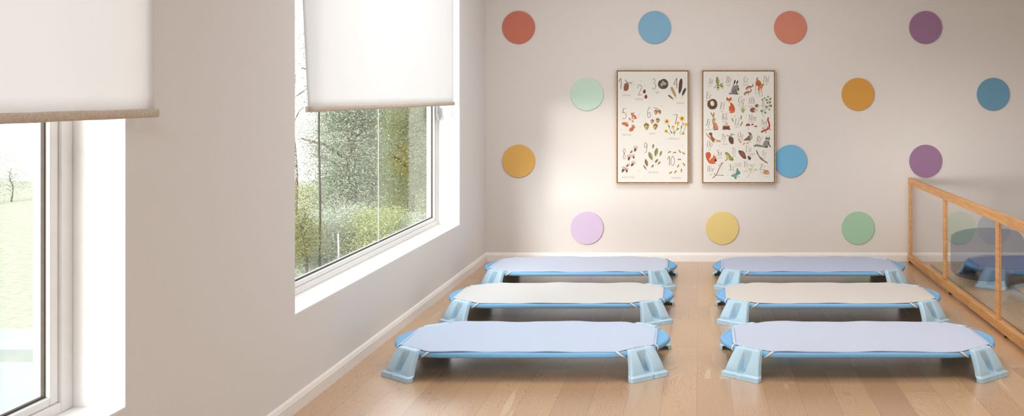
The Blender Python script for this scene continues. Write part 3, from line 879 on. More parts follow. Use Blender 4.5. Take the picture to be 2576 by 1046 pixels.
for st, a, c, y in (('pinecone', 96, 160, 252), ('ladybugs', 202, 268, 285), ('eggs', 373, 408, 225), ('feathers', 557, 624, 319), ('field mice', 93, 168, 592),
                    ('acorns', 321, 371, 581), ('wildflowers', 485, 580, 626), ('animal tracks', 86, 195, 956), ('oak leaves', 314, 398, 914), ('honey bees', 512, 596, 961)):
    A.caption(st, a, c, y, 30)
# pinecone
A.new(); A.line([(116, 122), (135, 145), (172, 152)], 5, '4d3a2e'); A.line([(140, 148), (195, 140)], 2, 'b9bf86'); A.line([(140, 148), (185, 128)], 2, 'b9bf86'); A.line([(150, 150), (175, 180)], 2, 'b9bf86'); A.line([(155, 150), (200, 172)], 2, 'b9bf86')
A.ell(125, 184, 22, 36, '8a5636', 12)
for j in range(7):
    for i in range(4): A.ell(110 + i*10 + (j % 2)*4 - j*.8, 158 + j*9, 4.5, 3.2, ('b07a4e', '6b3f28')[(i+j) % 2], 20, 8)
# ladybugs
for x, y in ((280, 225), (293, 270)):
    A.new(); A.ell(x, y, 13, 15, '8e2c22', 10); A.ell(x + 2, y - 15, 6, 5, '2c1b18'); A.line([(x, y-14), (x-1, y+15)], 1.6, '2c1b18')
    for dx, dy in ((-6, -3), (6, 0), (-5, 7), (5, 8)): A.ell(x+dx, y+dy, 2.2, 2.2, '2c1b18', n=8)
# nest with eggs
def nest(cx, cy, rx, ry):
    A.new(); rn = random.Random(3)
    A.poly([(cx + rx*(1+rn.uniform(-.07, .07))*math.cos(t), cy + ry*(1+rn.uniform(-.07, .07))*math.sin(t)) for t in [2*math.pi*k/18 for k in range(18)]], '5d3b2c')
    for k in range(26):
        t = rn.uniform(0, 6.28); q = rn.uniform(.68, .98); A.line([(cx+rx*q*math.cos(t), cy+ry*q*math.sin(t)), (cx+rx*q*math.cos(t+.5), cy+ry*q*math.sin(t+.5))], rx*.05, ('7d5542', '40261c', '8f6751')[k % 3])
    A.ell(cx, cy, rx*.55, ry*.55, '35201a')
nest(442, 160, 45, 43)
for x, y, a in ((430, 165, -20), (441, 148, 10), (456, 158, 30)): A.ell(x, y, 12, 16, '7f9f86', a); A.ell(x - 3, y - 5, 5, 7, '9fbca0', a)
# feathers
A.new(); A.poly([(598, 112), (607, 130), (604, 190), (590, 232), (576, 236), (574, 190), (582, 130)], '54332b'); A.line([(594, 116), (580, 246)], 2.4, '2f1c18')
A.new(); A.poly([(512, 182), (524, 186), (540, 215), (552, 250), (549, 274), (530, 252), (512, 220), (504, 194)], 'c9aa7a'); A.line([(510, 186), (556, 284)], 2, '5a4030')
for j in range(6): A.line([(508 + j*6, 200 + j*12), (524 + j*6, 192 + j*12)], 3.4, '5e4636')
A.new(); A.poly([(640, 190), (636, 215), (618, 250), (606, 258), (604, 240), (618, 205)], '3b2723'); A.line([(640, 190), (598, 286)], 2, '6b5548'); A.ell(638, 197, 4, 8, 'c9a58c', 25)
A.new(); A.poly([(488, 252), (500, 256), (520, 274), (530, 288), (516, 286), (496, 272)], '8b5a3a'); A.ell(493, 260, 6, 9, '4b2e24', -40); A.line([(490, 256), (540, 304)], 1.6, '8a6a50')
# field mice
def mouse(x, y, s, fl=1, tail=True):
    A.new(); q = lambda a, b: (x + a*s*fl, y + b*s)
    if tail: A.line([q(18, 10), q(34, 2), q(40, -20), q(52, -28)], 2.2*s, 'c8a088')
    A.poly([q(-16, 14), q(-12, -6), q(2, -14), q(16, -4), q(20, 14), q(4, 18)], 'b7673c'); A.ell(*q(-10, -16), 12*s, 10*s, 'c0724a', 30*fl)
    A.ell(*q(-2, -26), 7*s, 8*s, 'cd8f6c'); A.ell(*q(-16, -24), 5*s, 7*s, 'a9593a'); A.ell(*q(-14, -16), 1.6*s, 1.6*s, '2c1b18', n=6); A.ell(*q(-3, 8), 6*s, 8*s, 'ead0b8')
mouse(190, 440, 1.15); mouse(155, 462, .45, tail=False); mouse(180, 480, .42, tail=False)
A.new(); A.poly([(85, 495), (100, 487), (128, 490), (144, 512), (140, 525), (112, 514), (92, 508)], 'b7673c'); A.ell(130, 492, 9, 8, 'cd8f6c'); A.line([(88, 492), (88, 470), (96, 440)], 2, 'd5b9a0'); A.line([(112, 512), (134, 528)], 3, 'a9593a')
A.new(); A.poly([(152, 562), (152, 545), (168, 530), (184, 518), (198, 520), (194, 538), (182, 560), (168, 566)], 'b7673c'); A.ell(183, 518, 11, 9, 'c0724a'); A.ell(174, 514, 5, 6, 'cd8f6c'); A.line([(152, 562), (130, 562), (118, 540)], 2, 'd5b9a0'); A.line([(190, 536), (205, 528)], 3, 'a9593a')
# acorns
def acorn(x, y, s, ang, body, cap='75503c'):
    A.new(); c, sn = math.cos(math.radians(ang)), math.sin(math.radians(ang))
    q = lambda a, b: (x + (a*c - b*sn)*s, y + (a*sn + b*c)*s)
    A.poly([q(-14, -6), q(-15, 6), q(-7, 19), q(0, 25), q(7, 19), q(15, 6), q(14, -6)], body); A.poly([q(-9, -4), q(-9, 8), q(-3, 14), q(-3, -4)], 'd9b45e')
    A.poly([q(-17, -4), q(-13, -15), q(0, -20), q(13, -15), q(17, -4), q(0, -9)], cap); A.line([q(0, -18), q(-3, -30)], 3*s, cap)
acorn(380, 400, .95, 5, 'b0863c'); acorn(411, 398, .8, -12, '9c5e34'); A.new(); A.line([(358, 362), (385, 368), (408, 384)], 4, '5a3f30')
acorn(348, 480, .85, 12, 'b0863c'); acorn(395, 472, .95, 3, '8f8a3e'); acorn(299, 522, 1.3, -8, '98913c'); acorn(375, 524, 1.15, 8, 'b67a3c')
# wildflowers
def flower(x, y, r, stem):
    A.new(); A.line(stem, 3, '6d7440')
    for k in range(14):
        t = 2*math.pi*k/14; A.leaf(x + r*.25*math.cos(t), y + r*.25*math.sin(t), x + r*math.cos(t), y + r*math.sin(t), r*.34, ('e9be45', 'dba834')[k % 2])
    A.ell(x, y, r*.34, r*.34, '5e3a26')
flower(473, 480, 23, [(482, 500), (495, 540), (522, 584)]); flower(603, 455, 24, [(606, 478), (602, 530), (582, 588)]); flower(467, 563, 17, [(474, 570), (490, 580), (503, 596)]); flower(614, 584, 14, [(608, 580), (595, 590), (590, 598)])
for x, y, st in ((526, 530, [(530, 545), (540, 570), (537, 604)]), (569, 496, [(568, 508), (562, 540), (540, 580)]), (638, 510, [(632, 524), (620, 560), (600, 582)])):
    A.new(); A.line(st, 3, '6d7440'); A.poly([(x-13, y+8), (x-10, y-12), (x, y-8), (x+11, y-13), (x+12, y+6), (x, y+16)], 'e3b440'); A.ell(x, y-8, 6, 5, '8f6a2c')
for a in ((490, 505, 497, 540), (500, 560, 522, 586), (552, 556, 576, 542), (595, 545, 600, 512), (612, 515, 622, 488), (530, 560, 538, 590), (560, 545, 580, 540)): A.new(); A.leaf(*a, 9, '7d8349')
# tracks
for x, y, s, a in ((202, 720, 1.1, 12), (167, 742, .7, 40), (148, 795, 1.15, 10), (187, 785, .85, -15), (178, 848, 1.1, 30), (136, 858, .8, 50), (98, 898, 1.15, 25), (128, 902, .95, -10)):
    A.new(); c, sn = math.cos(math.radians(a)), math.sin(math.radians(a)); q = lambda u, v: (x + (u*c - v*sn)*s, y + (u*sn + v*c)*s)
    A.poly([q(-9, 4), q(-8, -8), q(2, -12), q(10, -6), q(8, 8), q(2, 18), q(-5, 16)], '7d4434')
    for u, v in ((-13, -14), (-7, -20), (1, -22), (8, -20), (14, -14)): A.ell(*q(u, v), 3*s, 3.6*s, '7d4434', n=8)
    for u, v in ((-14, -24), (-6, -29), (2, -31), (10, -28)): A.ell(*q(u, v), 1.2*s, 2*s, '4c2a22', n=6)
# oak leaves
for a in ((349, 812, 320, 744, 42), (374, 780, 390, 710, 40), (354, 712, 358, 674, 20), (412, 778, 430, 734, 24), (306, 866, 290, 804, 34), (298, 894, 272, 854, 18), (372, 836, 396, 804, 24), (396, 850, 418, 824, 20), (342, 876, 360, 852, 22)):
    A.new(); brown = a[2] in (358, 396, 290); A.oak(*a, '6f7340' if not brown else '7a5436', '8f9150' if not brown else '8d6a45')
# bees
for x, y, a in ((492, 744, -20), (536, 748, -10), (582, 734, 55), (614, 750, 40), (577, 806, 0), (618, 846, 55), (568, 866, -60), (598, 904, -85), (502, 922, -30), (545, 916, -50)):
    A.new(); c, sn = math.cos(math.radians(a)), math.sin(math.radians(a)); q = lambda u, v: (x + u*c - v*sn, y + u*sn + v*c)
    A.ell(*q(-2, -8), 8, 4, 'dfdccb', a - 30); A.ell(*q(-2, 8), 8, 4, 'dfdccb', a + 30); A.ell(*q(0, 0), 13, 6, 'c79b45', a); A.ell(*q(12, 0), 5, 5, '4d3b2a')
    for u in (-6, 1): A.line([q(u, -5), q(u, 5)], 2.4, '6b4d2c')
for x, y in ((285, 175), (358, 278), (78, 360), (282, 450), (240, 530), (594, 400), (180, 640), (394, 668), (455, 634), (282, 958)): A.sprig(x, y, 10)
for x, y in ((249, 130), (432, 348), (84, 552), (607, 688), (235, 906)): A.bloom(x, y, 8)
for x, y in ((142, 304), (160, 322), (437, 272), (297, 318), (524, 98), (500, 412), (400, 606), (255, 632), (640, 670), (120, 690), (460, 880), (200, 860)): A.new(); A.ell(x, y, 2.5, 2.5, 'e3d5b4', n=8)
A.build('print', M['ink'], p1)

# ---- alphabet poster, upper half (6.746 per column) then lower half (6.537 per column)
B = Art(); A = B
UP = (6.746, 1755, 165); LO = (6.537, 1755, 310); MI = (9.51, 1755, 265)
MA = {c: chr(0x1D434 + ord(c) - 65) for c in 'ABCDEFGHIJKLMNOPQRSTUVWXYZ'}
MA.update({c: chr(0x1D44E + ord(c) - 97) for c in 'abcdefghijklmnopqrstuvwxyz'}); MA['h'] = '\u210e'
def pair(st, x0, x1, y0, y1, view):
    B.view(*view); B.new(); h = (y1 - y0) / 0.70
    B.text(MA[st[0]] + MA[st[1]], (x0+x1)/2, (y0+y1)/2, h, '7b5040', width=x1-x0, off=-0.008)
def cap(st, x0, x1, y, view, h=None):
    B.view(*view); B.caption(st, x0, x1, y, h or view[0]*8.4, 'b39f86')
for a in (('Aa', 165, 257, 200, 310, UP), ('Bb', 475, 565, 186, 296, UP), ('Cc', 778, 855, 180, 290, UP), ('Dd', 1105, 1205, 176, 284, UP), ('Ee', 138, 232, 446, 558, UP),
          ('Ff', 374, 466, 622, 734, UP), ('Gg', 686, 790, 524, 640, UP), ('Hh', 858, 966, 540, 646, UP), ('Ii', 1076, 1134, 600, 704, UP), ('Jj', 136, 212, 904, 1016, UP),
          ('Kk', 402, 512, 806, 916, UP), ('Ll', 622, 704, 892, 1000, UP), ('Mm', 850, 990, 826, 934, UP), ('Nn', 1062, 1166, 902, 1012, UP),
          ('Oo', 154, 240, 278, 392, LO), ('Pp', 392, 458, 164, 270, LO), ('Qq', 656, 744, 138, 244, LO), ('Rr', 958, 1050, 200, 308, LO), ('Ss', 312, 398, 430, 532, LO),
          ('Tt', 560, 624, 394, 498, LO), ('Uu', 790, 880, 362, 464, LO), ('Vv', 1062, 1126, 436, 536, LO), ('Ww', 160, 272, 694, 796, LO), ('Xx', 502, 604, 668, 772, LO),
          ('Yy', 752, 828, 612, 716, LO), ('Zz', 1010, 1100, 660, 764, LO)): pair(*a)
for a in (('acorn', 174, 236, 338, UP), ('badger', 484, 558, 326, UP), ('chipmunk', 758, 860, 322, UP), ('deer', 1142, 1188, 308, UP), ('egg', 140, 178, 584, UP), ('fox', 388, 424, 768, UP),
          ('grass', 676, 728, 664, UP), ('hedgehog', 846, 948, 682, UP), ('ivy', 1094, 1142, 728, UP), ('katydid', 418, 500, 944, UP), ('leaves', 632, 692, 1028, UP), ('mushroom', 852, 956, 954, UP), ('newt', 1090, 1148, 1030, UP),
          ('jackrabbit', 118, 216, 98, LO), ('owl', 174, 218, 418, LO), ('pinecone', 400, 488, 332, LO), ('quail', 656, 706, 266, LO), ('raccoon', 956, 1034, 326, LO), ('squirrel', 318, 398, 558, LO), ('toad', 570, 620, 524, LO),
          ('underwing', 820, 934, 490, LO), ('moth', 850, 910, 520, LO), ('vine', 1068, 1112, 560, LO), ('web', 192, 234, 832, LO), ('xerces blue', 600, 720, 652, LO), ('butterfly', 616, 716, 686, LO), ('yarrow', 742, 824, 776, LO), ('zzz', 1022, 1064, 794, LO)): cap(*a)
B.view(*UP)
# acorn branch
B.new(); B.oak(345, 350, 330, 190, 76, '76803c', '97a058'); B.new(); B.oak(365, 335, 430, 300, 40, '8b9448', 'a8ae62'); B.new(); B.line([(276, 384), (320, 340), (360, 345), (400, 345)], 8, '5c3a2c')
acorn(344, 388, 1.45, 0, 'b9ad62', '5e4030'); acorn(414, 362, 1.4, -20, 'b9ad62', '5e4030')
# badger
B.new(); B.poly([(520, 474), (560, 465), (590, 482), (560, 488)], '4a4540'); B.poly([(560, 480), (572, 400), (600, 340), (650, 318), (690, 340), (690, 400), (668, 440), (680, 482), (600, 488)], '87827a'); B.poly([(590, 478), (600, 410), (650, 400), (664, 440), (650, 480)], '6e6962')
B.poly([(596, 330), (612, 260), (640, 242), (676, 246), (682, 290), (660, 322), (620, 335)], 'e9e4dc'); B.poly([(610, 305), (618, 258), (642, 244), (636, 290), (622, 318)], '2b2724'); B.poly([(648, 318), (664, 262), (680, 252), (680, 292)], '2b2724')
B.ell(604, 324, 9, 8, '1e1a18'); B.poly([(672, 380), (700, 388), (696, 430), (686, 428), (680, 402)], '3a3632'); B.poly([(640, 480), (680, 470), (682, 486), (640, 488)], '2e2a27')
for x, s in ((530, -1), (545, 0), (700, 1), (712, 1)): B.line([(x, 482), (x + 10*s, 430)], 4, 'a3ab74', True)
# chipmunks
for x, y in ((870, 370), (838, 460)):
    B.new(); B.poly([(x-60, y+30), (x-52, y+6), (x-20, y-20), (x+20, y-28), (x+50, y-10), (x+30, y+6), (x-20, y+20), (x-40, y+40)], 'a96c44'); B.line([(x-50, y+8), (x-15, y-8), (x+35, y-14)], 6, '4a2c20'); B.line([(x-46, y+20), (x-10, y+4), (x+30, y-2)], 4, 'e2c39c')
    B.line([(x+30, y-10), (x+58, y-20), (x+66, y-56)], 14, '6b4430'); B.line([(x+20, y), (x+24, y+46)], 7, '8c5a3c'); B.line([(x-30, y+16), (x-38, y+44)], 7, '8c5a3c'); B.ell(x-50, y+8, 3, 3, '1e1412', n=6)
# deer
B.new(); B.line([(1000, 300), (975, 380), (984, 478)], 16, 'bf6f3c', True); B.line([(1024, 350), (1030, 420), (1024, 474)], 15, 'a85a30', True); B.line([(1050, 380), (1044, 450), (1052, 520)], 16, 'c47a46', True); B.line([(1070, 360), (1080, 440), (1092, 510)], 16, 'bf6f3c', True)
B.poly([(984, 330), (980, 280), (1005, 248), (1045, 252), (1075, 300), (1085, 350), (1060, 392), (1020, 350)], 'b0582c'); B.poly([(988, 250), (996, 214), (1022, 200), (1012, 240)], 'c06a38')
B.poly([(1070, 320), (1100, 340), (1096, 380), (1060, 392), (1020, 410), (1014, 398), (1044, 350)], 'c8804e'); B.poly([(1086, 326), (1120, 304), (1116, 328), (1096, 348)], '94583a'); B.poly([(1050, 338), (1030, 300), (1066, 318)], '8e5032'); B.ell(1022, 402, 9, 8, '2a1a16'); B.ell(1060, 372, 6, 7, '1e1412')
for x, y in ((1000, 268), (1014, 262), (1030, 268), (1044, 280), (1008, 284), (1024, 286), (1056, 296)): B.ell(x, y, 3, 3, 'f0d6b8', n=8)
for x, y in ((985, 478), (1024, 474), (1052, 516), (1092, 506)): B.ell(x, y, 6, 7, '2e1c18', n=8)
nest(250, 655, 86, 88); B.ell(248, 642, 36, 46, 'd6c9a4', -12); B.ell(240, 630, 16, 22, 'e4dabd', -12)
# fox
B.new(); B.poly([(545, 790), (530, 700), (545, 630), (585, 640), (618, 690), (630, 750), (612, 796)], 'c1512a'); B.poly([(495, 790), (540, 750), (600, 756), (625, 780), (590, 802), (530, 800)], 'cc6538'); B.poly([(495, 792), (520, 768), (545, 770), (540, 796)], 'ecd9bc')
B.poly([(488, 600), (490, 532), (512, 552), (545, 552), (566, 530), (576, 600), (545, 625), (532, 636), (518, 624)], 'c65a30'); B.poly([(488, 600), (505, 590), (526, 604), (532, 634), (515, 624)], 'f2e6d2'); B.poly([(576, 600), (560, 590), (540, 604), (534, 634), (550, 624)], 'f2e6d2')
B.poly([(522, 632), (546, 632), (548, 700), (540, 690)], 'f0e2cc'); B.ell(532, 626, 7, 7, '1c1412'); B.ell(512, 598, 5, 5, '1c1412'); B.ell(550, 598, 5, 5, '1c1412'); B.poly([(492, 545), (494, 536), (504, 552), (500, 572)], '3c211a', False); B.poly([(562, 545), (564, 536), (566, 566), (556, 560)], '3c211a', False)
# grass
B.new()
for x, y in ((705, 695), (730, 670), (760, 650), (780, 640), (812, 668), (700, 730), (826, 730), (815, 760), (745, 700)): B.line([(765 + (x-765)*.2, 795), (x*.5 + 765*.5, y*.5 + 380), (x, y)], 10, ('8a9654', 'a6ae70')[int(x) % 2], True)
# hedgehogs
for x, y, r in ((945, 752, 1.0), (1008, 680, .66)):
    B.new(); B.ell(x - 10*r, y, 52*r, 42*r, '7e5644'); rn = random.Random(5)
    for k in range(34): t = rn.uniform(1.2, 5.6); q = rn.uniform(.2, 1); B.line([(x-10*r+52*r*q*math.cos(t), y+42*r*q*math.sin(t)), (x-10*r+60*r*q*math.cos(t), y+50*r*q*math.sin(t))], 3*r, ('a98468', '54372a')[k % 2])
    B.poly([(x+14*r, y+36*r), (x+12*r, y-6*r), (x+34*r, y-16*r), (x+62*r, y-2*r), (x+44*r, y+14*r), (x+40*r, y+36*r)], 'dcc0a0'); B.ell(x+62*r, y-3*r, 6*r, 6*r, '2a1a16'); B.ell(x+36*r, y-2*r, 4*r, 4*r, '2a1a16', n=8)
# ivy
B.new(); B.line([(1130, 868), (1088, 820), (1100, 780), (1150, 740), (1200, 690), (1205, 620), (1170, 570), (1120, 560)], 6, '5d6a40'); B.line([(1200, 610), (1225, 570), (1240, 545)], 4, '5d6a40')
for a in ((1165, 605, 1160, 560, 34), (1115, 575, 1075, 580, 36), (1185, 545, 1190, 510, 30), (1210, 580, 1245, 548, 38), (1175, 650, 1180, 610, 36), (1210, 640, 1240, 606, 34), (1205, 690, 1262, 672, 44), (1165, 720, 1155, 670, 40), (1195, 735, 1222, 752, 34), (1105, 775, 1056, 760, 42), (1120, 785, 1160, 805, 42), (1130, 560, 1128, 532, 24)):
    B.leaf(*a, '6f8050', '98a674')
# jackrabbit (upper)
B.new(); B.poly([(262, 880), (218, 800), (228, 790), (262, 850)], '9a6a4c'); B.poly([(262, 880), (262, 810), (280, 792), (284, 830), (274, 880)], 'b07c58'); B.poly([(250, 900), (270, 872), (302, 900), (304, 936), (272, 940), (255, 960)], 'c29a76'); B.ell(274, 914, 6, 7, '1e1412'); B.ell(300, 930, 4, 6, 'e8cdb0')
B.view(*MI)
B.poly([(345, 330), (390, 380), (450, 430), (490, 510), (490, 570), (440, 580), (400, 560), (372, 470), (350, 400)], 'b98a64'); B.line([(385, 440), (376, 510), (350, 582)], 20, '7a543e', True); B.line([(400, 500), (396, 550), (388, 588)], 16, '3e2a22'); B.poly([(400, 570), (480, 566), (478, 580), (410, 584)], '3a2620'); B.poly([(400, 420), (450, 470), (470, 540), (420, 500)], 'c9804e')
# stump + katydid
B.new(); B.poly([(600, 475), (596, 560), (575, 584), (620, 570), (650, 582), (690, 570), (740, 582), (790, 575), (764, 545), (758, 475), (680, 492)], '6b3a2c', False); B.ell(678, 480, 82, 16, 'd2a98a'); B.ell(678, 480, 60, 10, 'b98a6c')
for x in (620, 650, 690, 725): B.line([(x, 500), (x, 565)], 4, '4c261e')
for x in (585, 610, 640, 745, 785): B.line([(x, 585), (x + 10, 540)], 4, 'b3a878', True)
B.poly([(650, 440), (668, 418), (712, 416), (722, 440), (690, 452)], 'b4c04a'); B.line([(660, 440), (648, 462)], 3, '7f8c34'); B.line([(700, 448), (712, 462)], 3, '7f8c34')
# leaves
for a in ((850, 400, 815, 290, 44), (876, 290, 888, 236, 18), (1030, 345, 1045, 232, 50), (1008, 505, 1075, 380, 52)): B.new(); B.oak(*a, '8b8f3c', 'a8a850')
# mushrooms
for x, y, s in ((1200, 470, 1), (1305, 458, .58), (1385, 502, .62)):
    B.new(); B.poly([(x-10*s, y+10), (x+12*s, y+10), (x+16*s, y+110*s), (x-4*s, y+116*s)], 'd8bf9a', False); B.poly([(x-56*s, y+24*s), (x-40*s, y-20*s), (x, y-40*s), (x+40*s, y-22*s), (x+56*s, y+14*s), (x, y+8*s)], '7a2e22'); B.line([(x-44*s, y+24*s), (x, y+14*s), (x+44*s, y+16*s)], 8*s, 'd1b18c')
# newt
B.new(); B.line([(1685, 290), (1672, 350), (1700, 420), (1708, 490), (1690, 545), (1640, 575), (1580, 600), (1530, 622)], 38, 'a93a22'); B.line([(1686, 284), (1676, 330), (1690, 380)], 26, 'b3452a'); B.ell(1534, 622, 30, 26, 'a93a22', -20)
for a in ([(1590, 580), (1560, 545), (1538, 535)], [(1640, 565), (1660, 510), (1655, 492)], [(1620, 600), (1630, 640), (1612, 658)], [(1700, 540), (1720, 575), (1748, 572)]): B.line(a, 16, 'b24a2c')
B.ell(1552, 616, 5, 5, '2a1210'); B.ell(1540, 640, 8, 5, 'd9824a')
# owl
B.new(); B.poly([(270, 665), (330, 650), (350, 680), (352, 730), (400, 790), (445, 830), (410, 880), (370, 880), (330, 820), (305, 740)], '8e5234'); B.poly([(262, 670), (300, 645), (345, 655), (335, 700), (295, 695)], '6e3c2a'); B.poly([(192, 640), (215, 670), (330, 800), (350, 860), (300, 800), (220, 710)], 'b07a54'); B.poly([(440, 820), (520, 830), (565, 852), (520, 866), (450, 862)], 'b98258')
B.ell(424, 866, 38, 44, 'e8d5b4'); B.ell(408, 856, 7, 8, '2c1b18'); B.ell(440, 856, 7, 8, '2c1b18'); B.ell(424, 880, 4, 9, 'b98a5c')
# pinecone
B.new(); B.line([(688, 700), (730, 726), (820, 722)], 11, '4a342a')
for k in range(8): B.leaf(775 + k*4, 712, 800 + k*15, 652 + k*5, 14, 'a4b078')
B.poly([(745, 750), (800, 742), (850, 790), (855, 870), (826, 925), (776, 890), (738, 830)], '5c3a2c')
for j in range(8):
    for i in range(5): B.ell(752 + i*21 + (j % 2)*9 + j*2, 768 + j*19, 9, 7, ('84604a', '3f261d', '735040')[(i + j) % 3], 20, 8)
# quail
B.new(); B.poly([(1088, 830), (1160, 770), (1210, 720), (1240, 700), (1230, 650), (1262, 650), (1300, 720), (1300, 790), (1250, 830), (1180, 836)], '74655a'); B.poly([(1250, 700), (1290, 720), (1300, 790), (1262, 810), (1250, 760)], '93a08e'); B.poly([(1100, 828), (1170, 770), (1230, 770), (1200, 820)], '80553f'); B.ell(1245, 672, 30, 28, '5c4438'); B.line([(1230, 655), (1205, 635), (1208, 660)], 10, '241a16'); B.ell(1238, 672, 5, 5, 'f0e6d6', n=8)
B.line([(1230, 826), (1240, 870), (1268, 880)], 6, '4a3a30'); B.line([(1250, 826), (1262, 866)], 5, '4a3a30')
for x, y in ((1015, 870), (1098, 912), (1185, 896)): B.ell(x, y, 34, 17, 'c79a6a', 25 if x < 1050 else -30); B.ell(x + 14, y - 16, 12, 11, 'a87448'); B.line([(x, y+10), (x, y+34)], 3, '8a6a50')
# raccoon
B.new(); B.line([(1345, 966), (1400, 944), (1470, 958), (1550, 976)], 40, '8d8676')
for x in (1350, 1392, 1432, 1474, 1514): B.line([(x, 944), (x - 8, 984)], 15, '2c2926')
B.poly([(1545, 990), (1560, 900), (1610, 830), (1690, 830), (1712, 880), (1690, 920), (1670, 1000), (1590, 1002)], '8b8475'); B.line([(1680, 880), (1712, 950), (1740, 988)], 22, '3a3632'); B.poly([(1600, 996), (1630, 960), (1672, 1000)], '3a3632')
B.poly([(1612, 800), (1625, 745), (1650, 760), (1690, 760), (1712, 742), (1722, 800), (1690, 830), (1640, 830)], 'a9a294'); B.line([(1616, 795), (1665, 786), (1716, 800)], 24, '23201e'); B.ell(1665, 816, 18, 14, 'e4dfd2'); B.ell(1665, 812, 6, 5, '1b1816'); B.ell(1645, 792, 4, 4, 'f4f0e8', n=8); B.ell(1690, 794, 4, 4, 'f4f0e8', n=8); B.poly([(1634, 760), (1634, 738), (1656, 756)], '23201e', False); B.poly([(1690, 756), (1706, 738), (1712, 764)], '23201e', False)
B.view(*LO)
# squirrel
B.new(); B.poly([(190, 650), (150, 590), (130, 520), (140, 480), (180, 466), (212, 490), (216, 540), (190, 590), (205, 630)], 'c14f24'); B.poly([(190, 650), (205, 590), (250, 550), (262, 515), (276, 530), (300, 560), (304, 590), (280, 640), (240, 660)], 'cc6030'); B.ell(274, 560, 30, 27, 'd06a38'); B.poly([(256, 545), (258, 510), (276, 536)], 'b04a22', False); B.ell(294, 602, 21, 23, '45211c'); B.ell(280, 556, 4, 4, '1e1412', n=8); B.poly([(230, 650), (290, 642), (288, 658), (236, 662)], 'c75c2e')
# toad
B.new(); B.poly([(448, 500), (455, 470), (490, 474), (520, 500), (552, 540), (580, 560), (582, 602), (530, 604), (500, 580), (470, 560), (460, 520)], '9c9048'); B.line([(490, 570), (470, 600), (448, 602)], 14, '857a3a'); B.poly([(530, 600), (580, 572), (584, 606)], '7c7234'); B.ell(466, 484, 7, 6, '3a3420'); B.poly([(462, 508), (500, 530), (510, 590), (480, 560)], 'c6bb7a')
for x, y in ((500, 500), (524, 524), (545, 560), (515, 550)): B.ell(x, y, 6, 5, '706828', n=8)
# moths
B.new(); B.poly([(664, 450), (700, 440), (750, 460), (778, 500), (796, 570), (770, 580), (730, 560), (690, 510)], '5a4a44'); B.poly([(705, 480), (740, 476), (768, 520), (760, 552), (725, 540)], 'b0482c'); B.line([(720, 490), (760, 560)], 7, '3a2a26'); B.line([(770, 500), (745, 424)], 2.5, '6b5a50'); B.line([(775, 470), (805, 496)], 2.5, '6b5a50'); B.poly([(818, 530), (850, 540), (876, 572), (845, 602), (828, 580)], '4a3f3c')
# vine
B.new(); B.line([(962, 440), (985, 500), (1020, 560), (1070, 600), (1145, 650)], 18, '8a5e48'); B.line([(968, 460), (1005, 530), (1050, 570), (1110, 640)], 8, '5c3a2c'); B.line([(990, 510), (1030, 590), (1090, 620)], 6, 'c6a488')
# web branch
B.new(); B.line([(245, 892), (310, 830), (350, 740), (405, 640)], 12, '8c4a38'); B.line([(300, 845), (360, 846), (420, 852)], 8, '8c4a38'); B.line([(290, 850), (276, 822)], 6, '8c4a38')
for x, y in ((348, 682), (408, 642), (276, 820), (414, 846), (384, 656)): B.ell(x, y, 8, 8, 'a8352c', n=10)
for k in range(5): B.line([(372 - k*6, 700 + k*28), (400, 690 + k*26), (432 - k*4, 670 + k*30)], 1.6, 'cfc9c0')
B.line([(380, 690), (420, 810)], 1.4, 'cfc9c0'); B.line([(400, 660), (350, 830)], 1.4, 'cfc9c0'); B.line([(425, 665), (385, 845)], 1.4, 'cfc9c0')
# butterfly
B.new(); B.poly([(628, 820), (640, 740), (655, 732), (672, 770), (690, 782), (698, 800), (690, 832), (660, 838)], '5c8c7e'); B.poly([(624, 824), (580, 832), (546, 850), (566, 872), (596, 876), (606, 908), (636, 902), (640, 850)], '69998a'); B.line([(618, 810), (650, 850), (676, 878)], 6, '3a2c28')
for a in ((640, 810, 652, 745), (645, 825, 690, 800), (615, 835, 560, 850), (625, 850, 615, 900)): B.line([(a[0], a[1]), (a[2], a[3])], 2.5, '3f6b60')
B.line([(618, 810), (570, 800)], 2, '3a2c28'); B.line([(618, 810), (612, 764)], 2, '3a2c28')
# yarrow
B.new(); B.line([(804, 886), (860, 810), (890, 740), (892, 690)], 6, '99a05c'); B.line([(868, 800), (856, 756)], 4, '99a05c'); B.line([(880, 790), (940, 762)], 4, '99a05c')
rn = random.Random(8)
for cx, cy, rx in ((893, 682, 42), (855, 752, 24), (944, 756, 30)):
    for k in range(34): B.ell(cx + rn.uniform(-1, 1)*rx, cy + rn.uniform(-1, 1)*18, 5, 5, ('d2cc80', 'e3dfa4', 'b9b565')[k % 3], n=6)
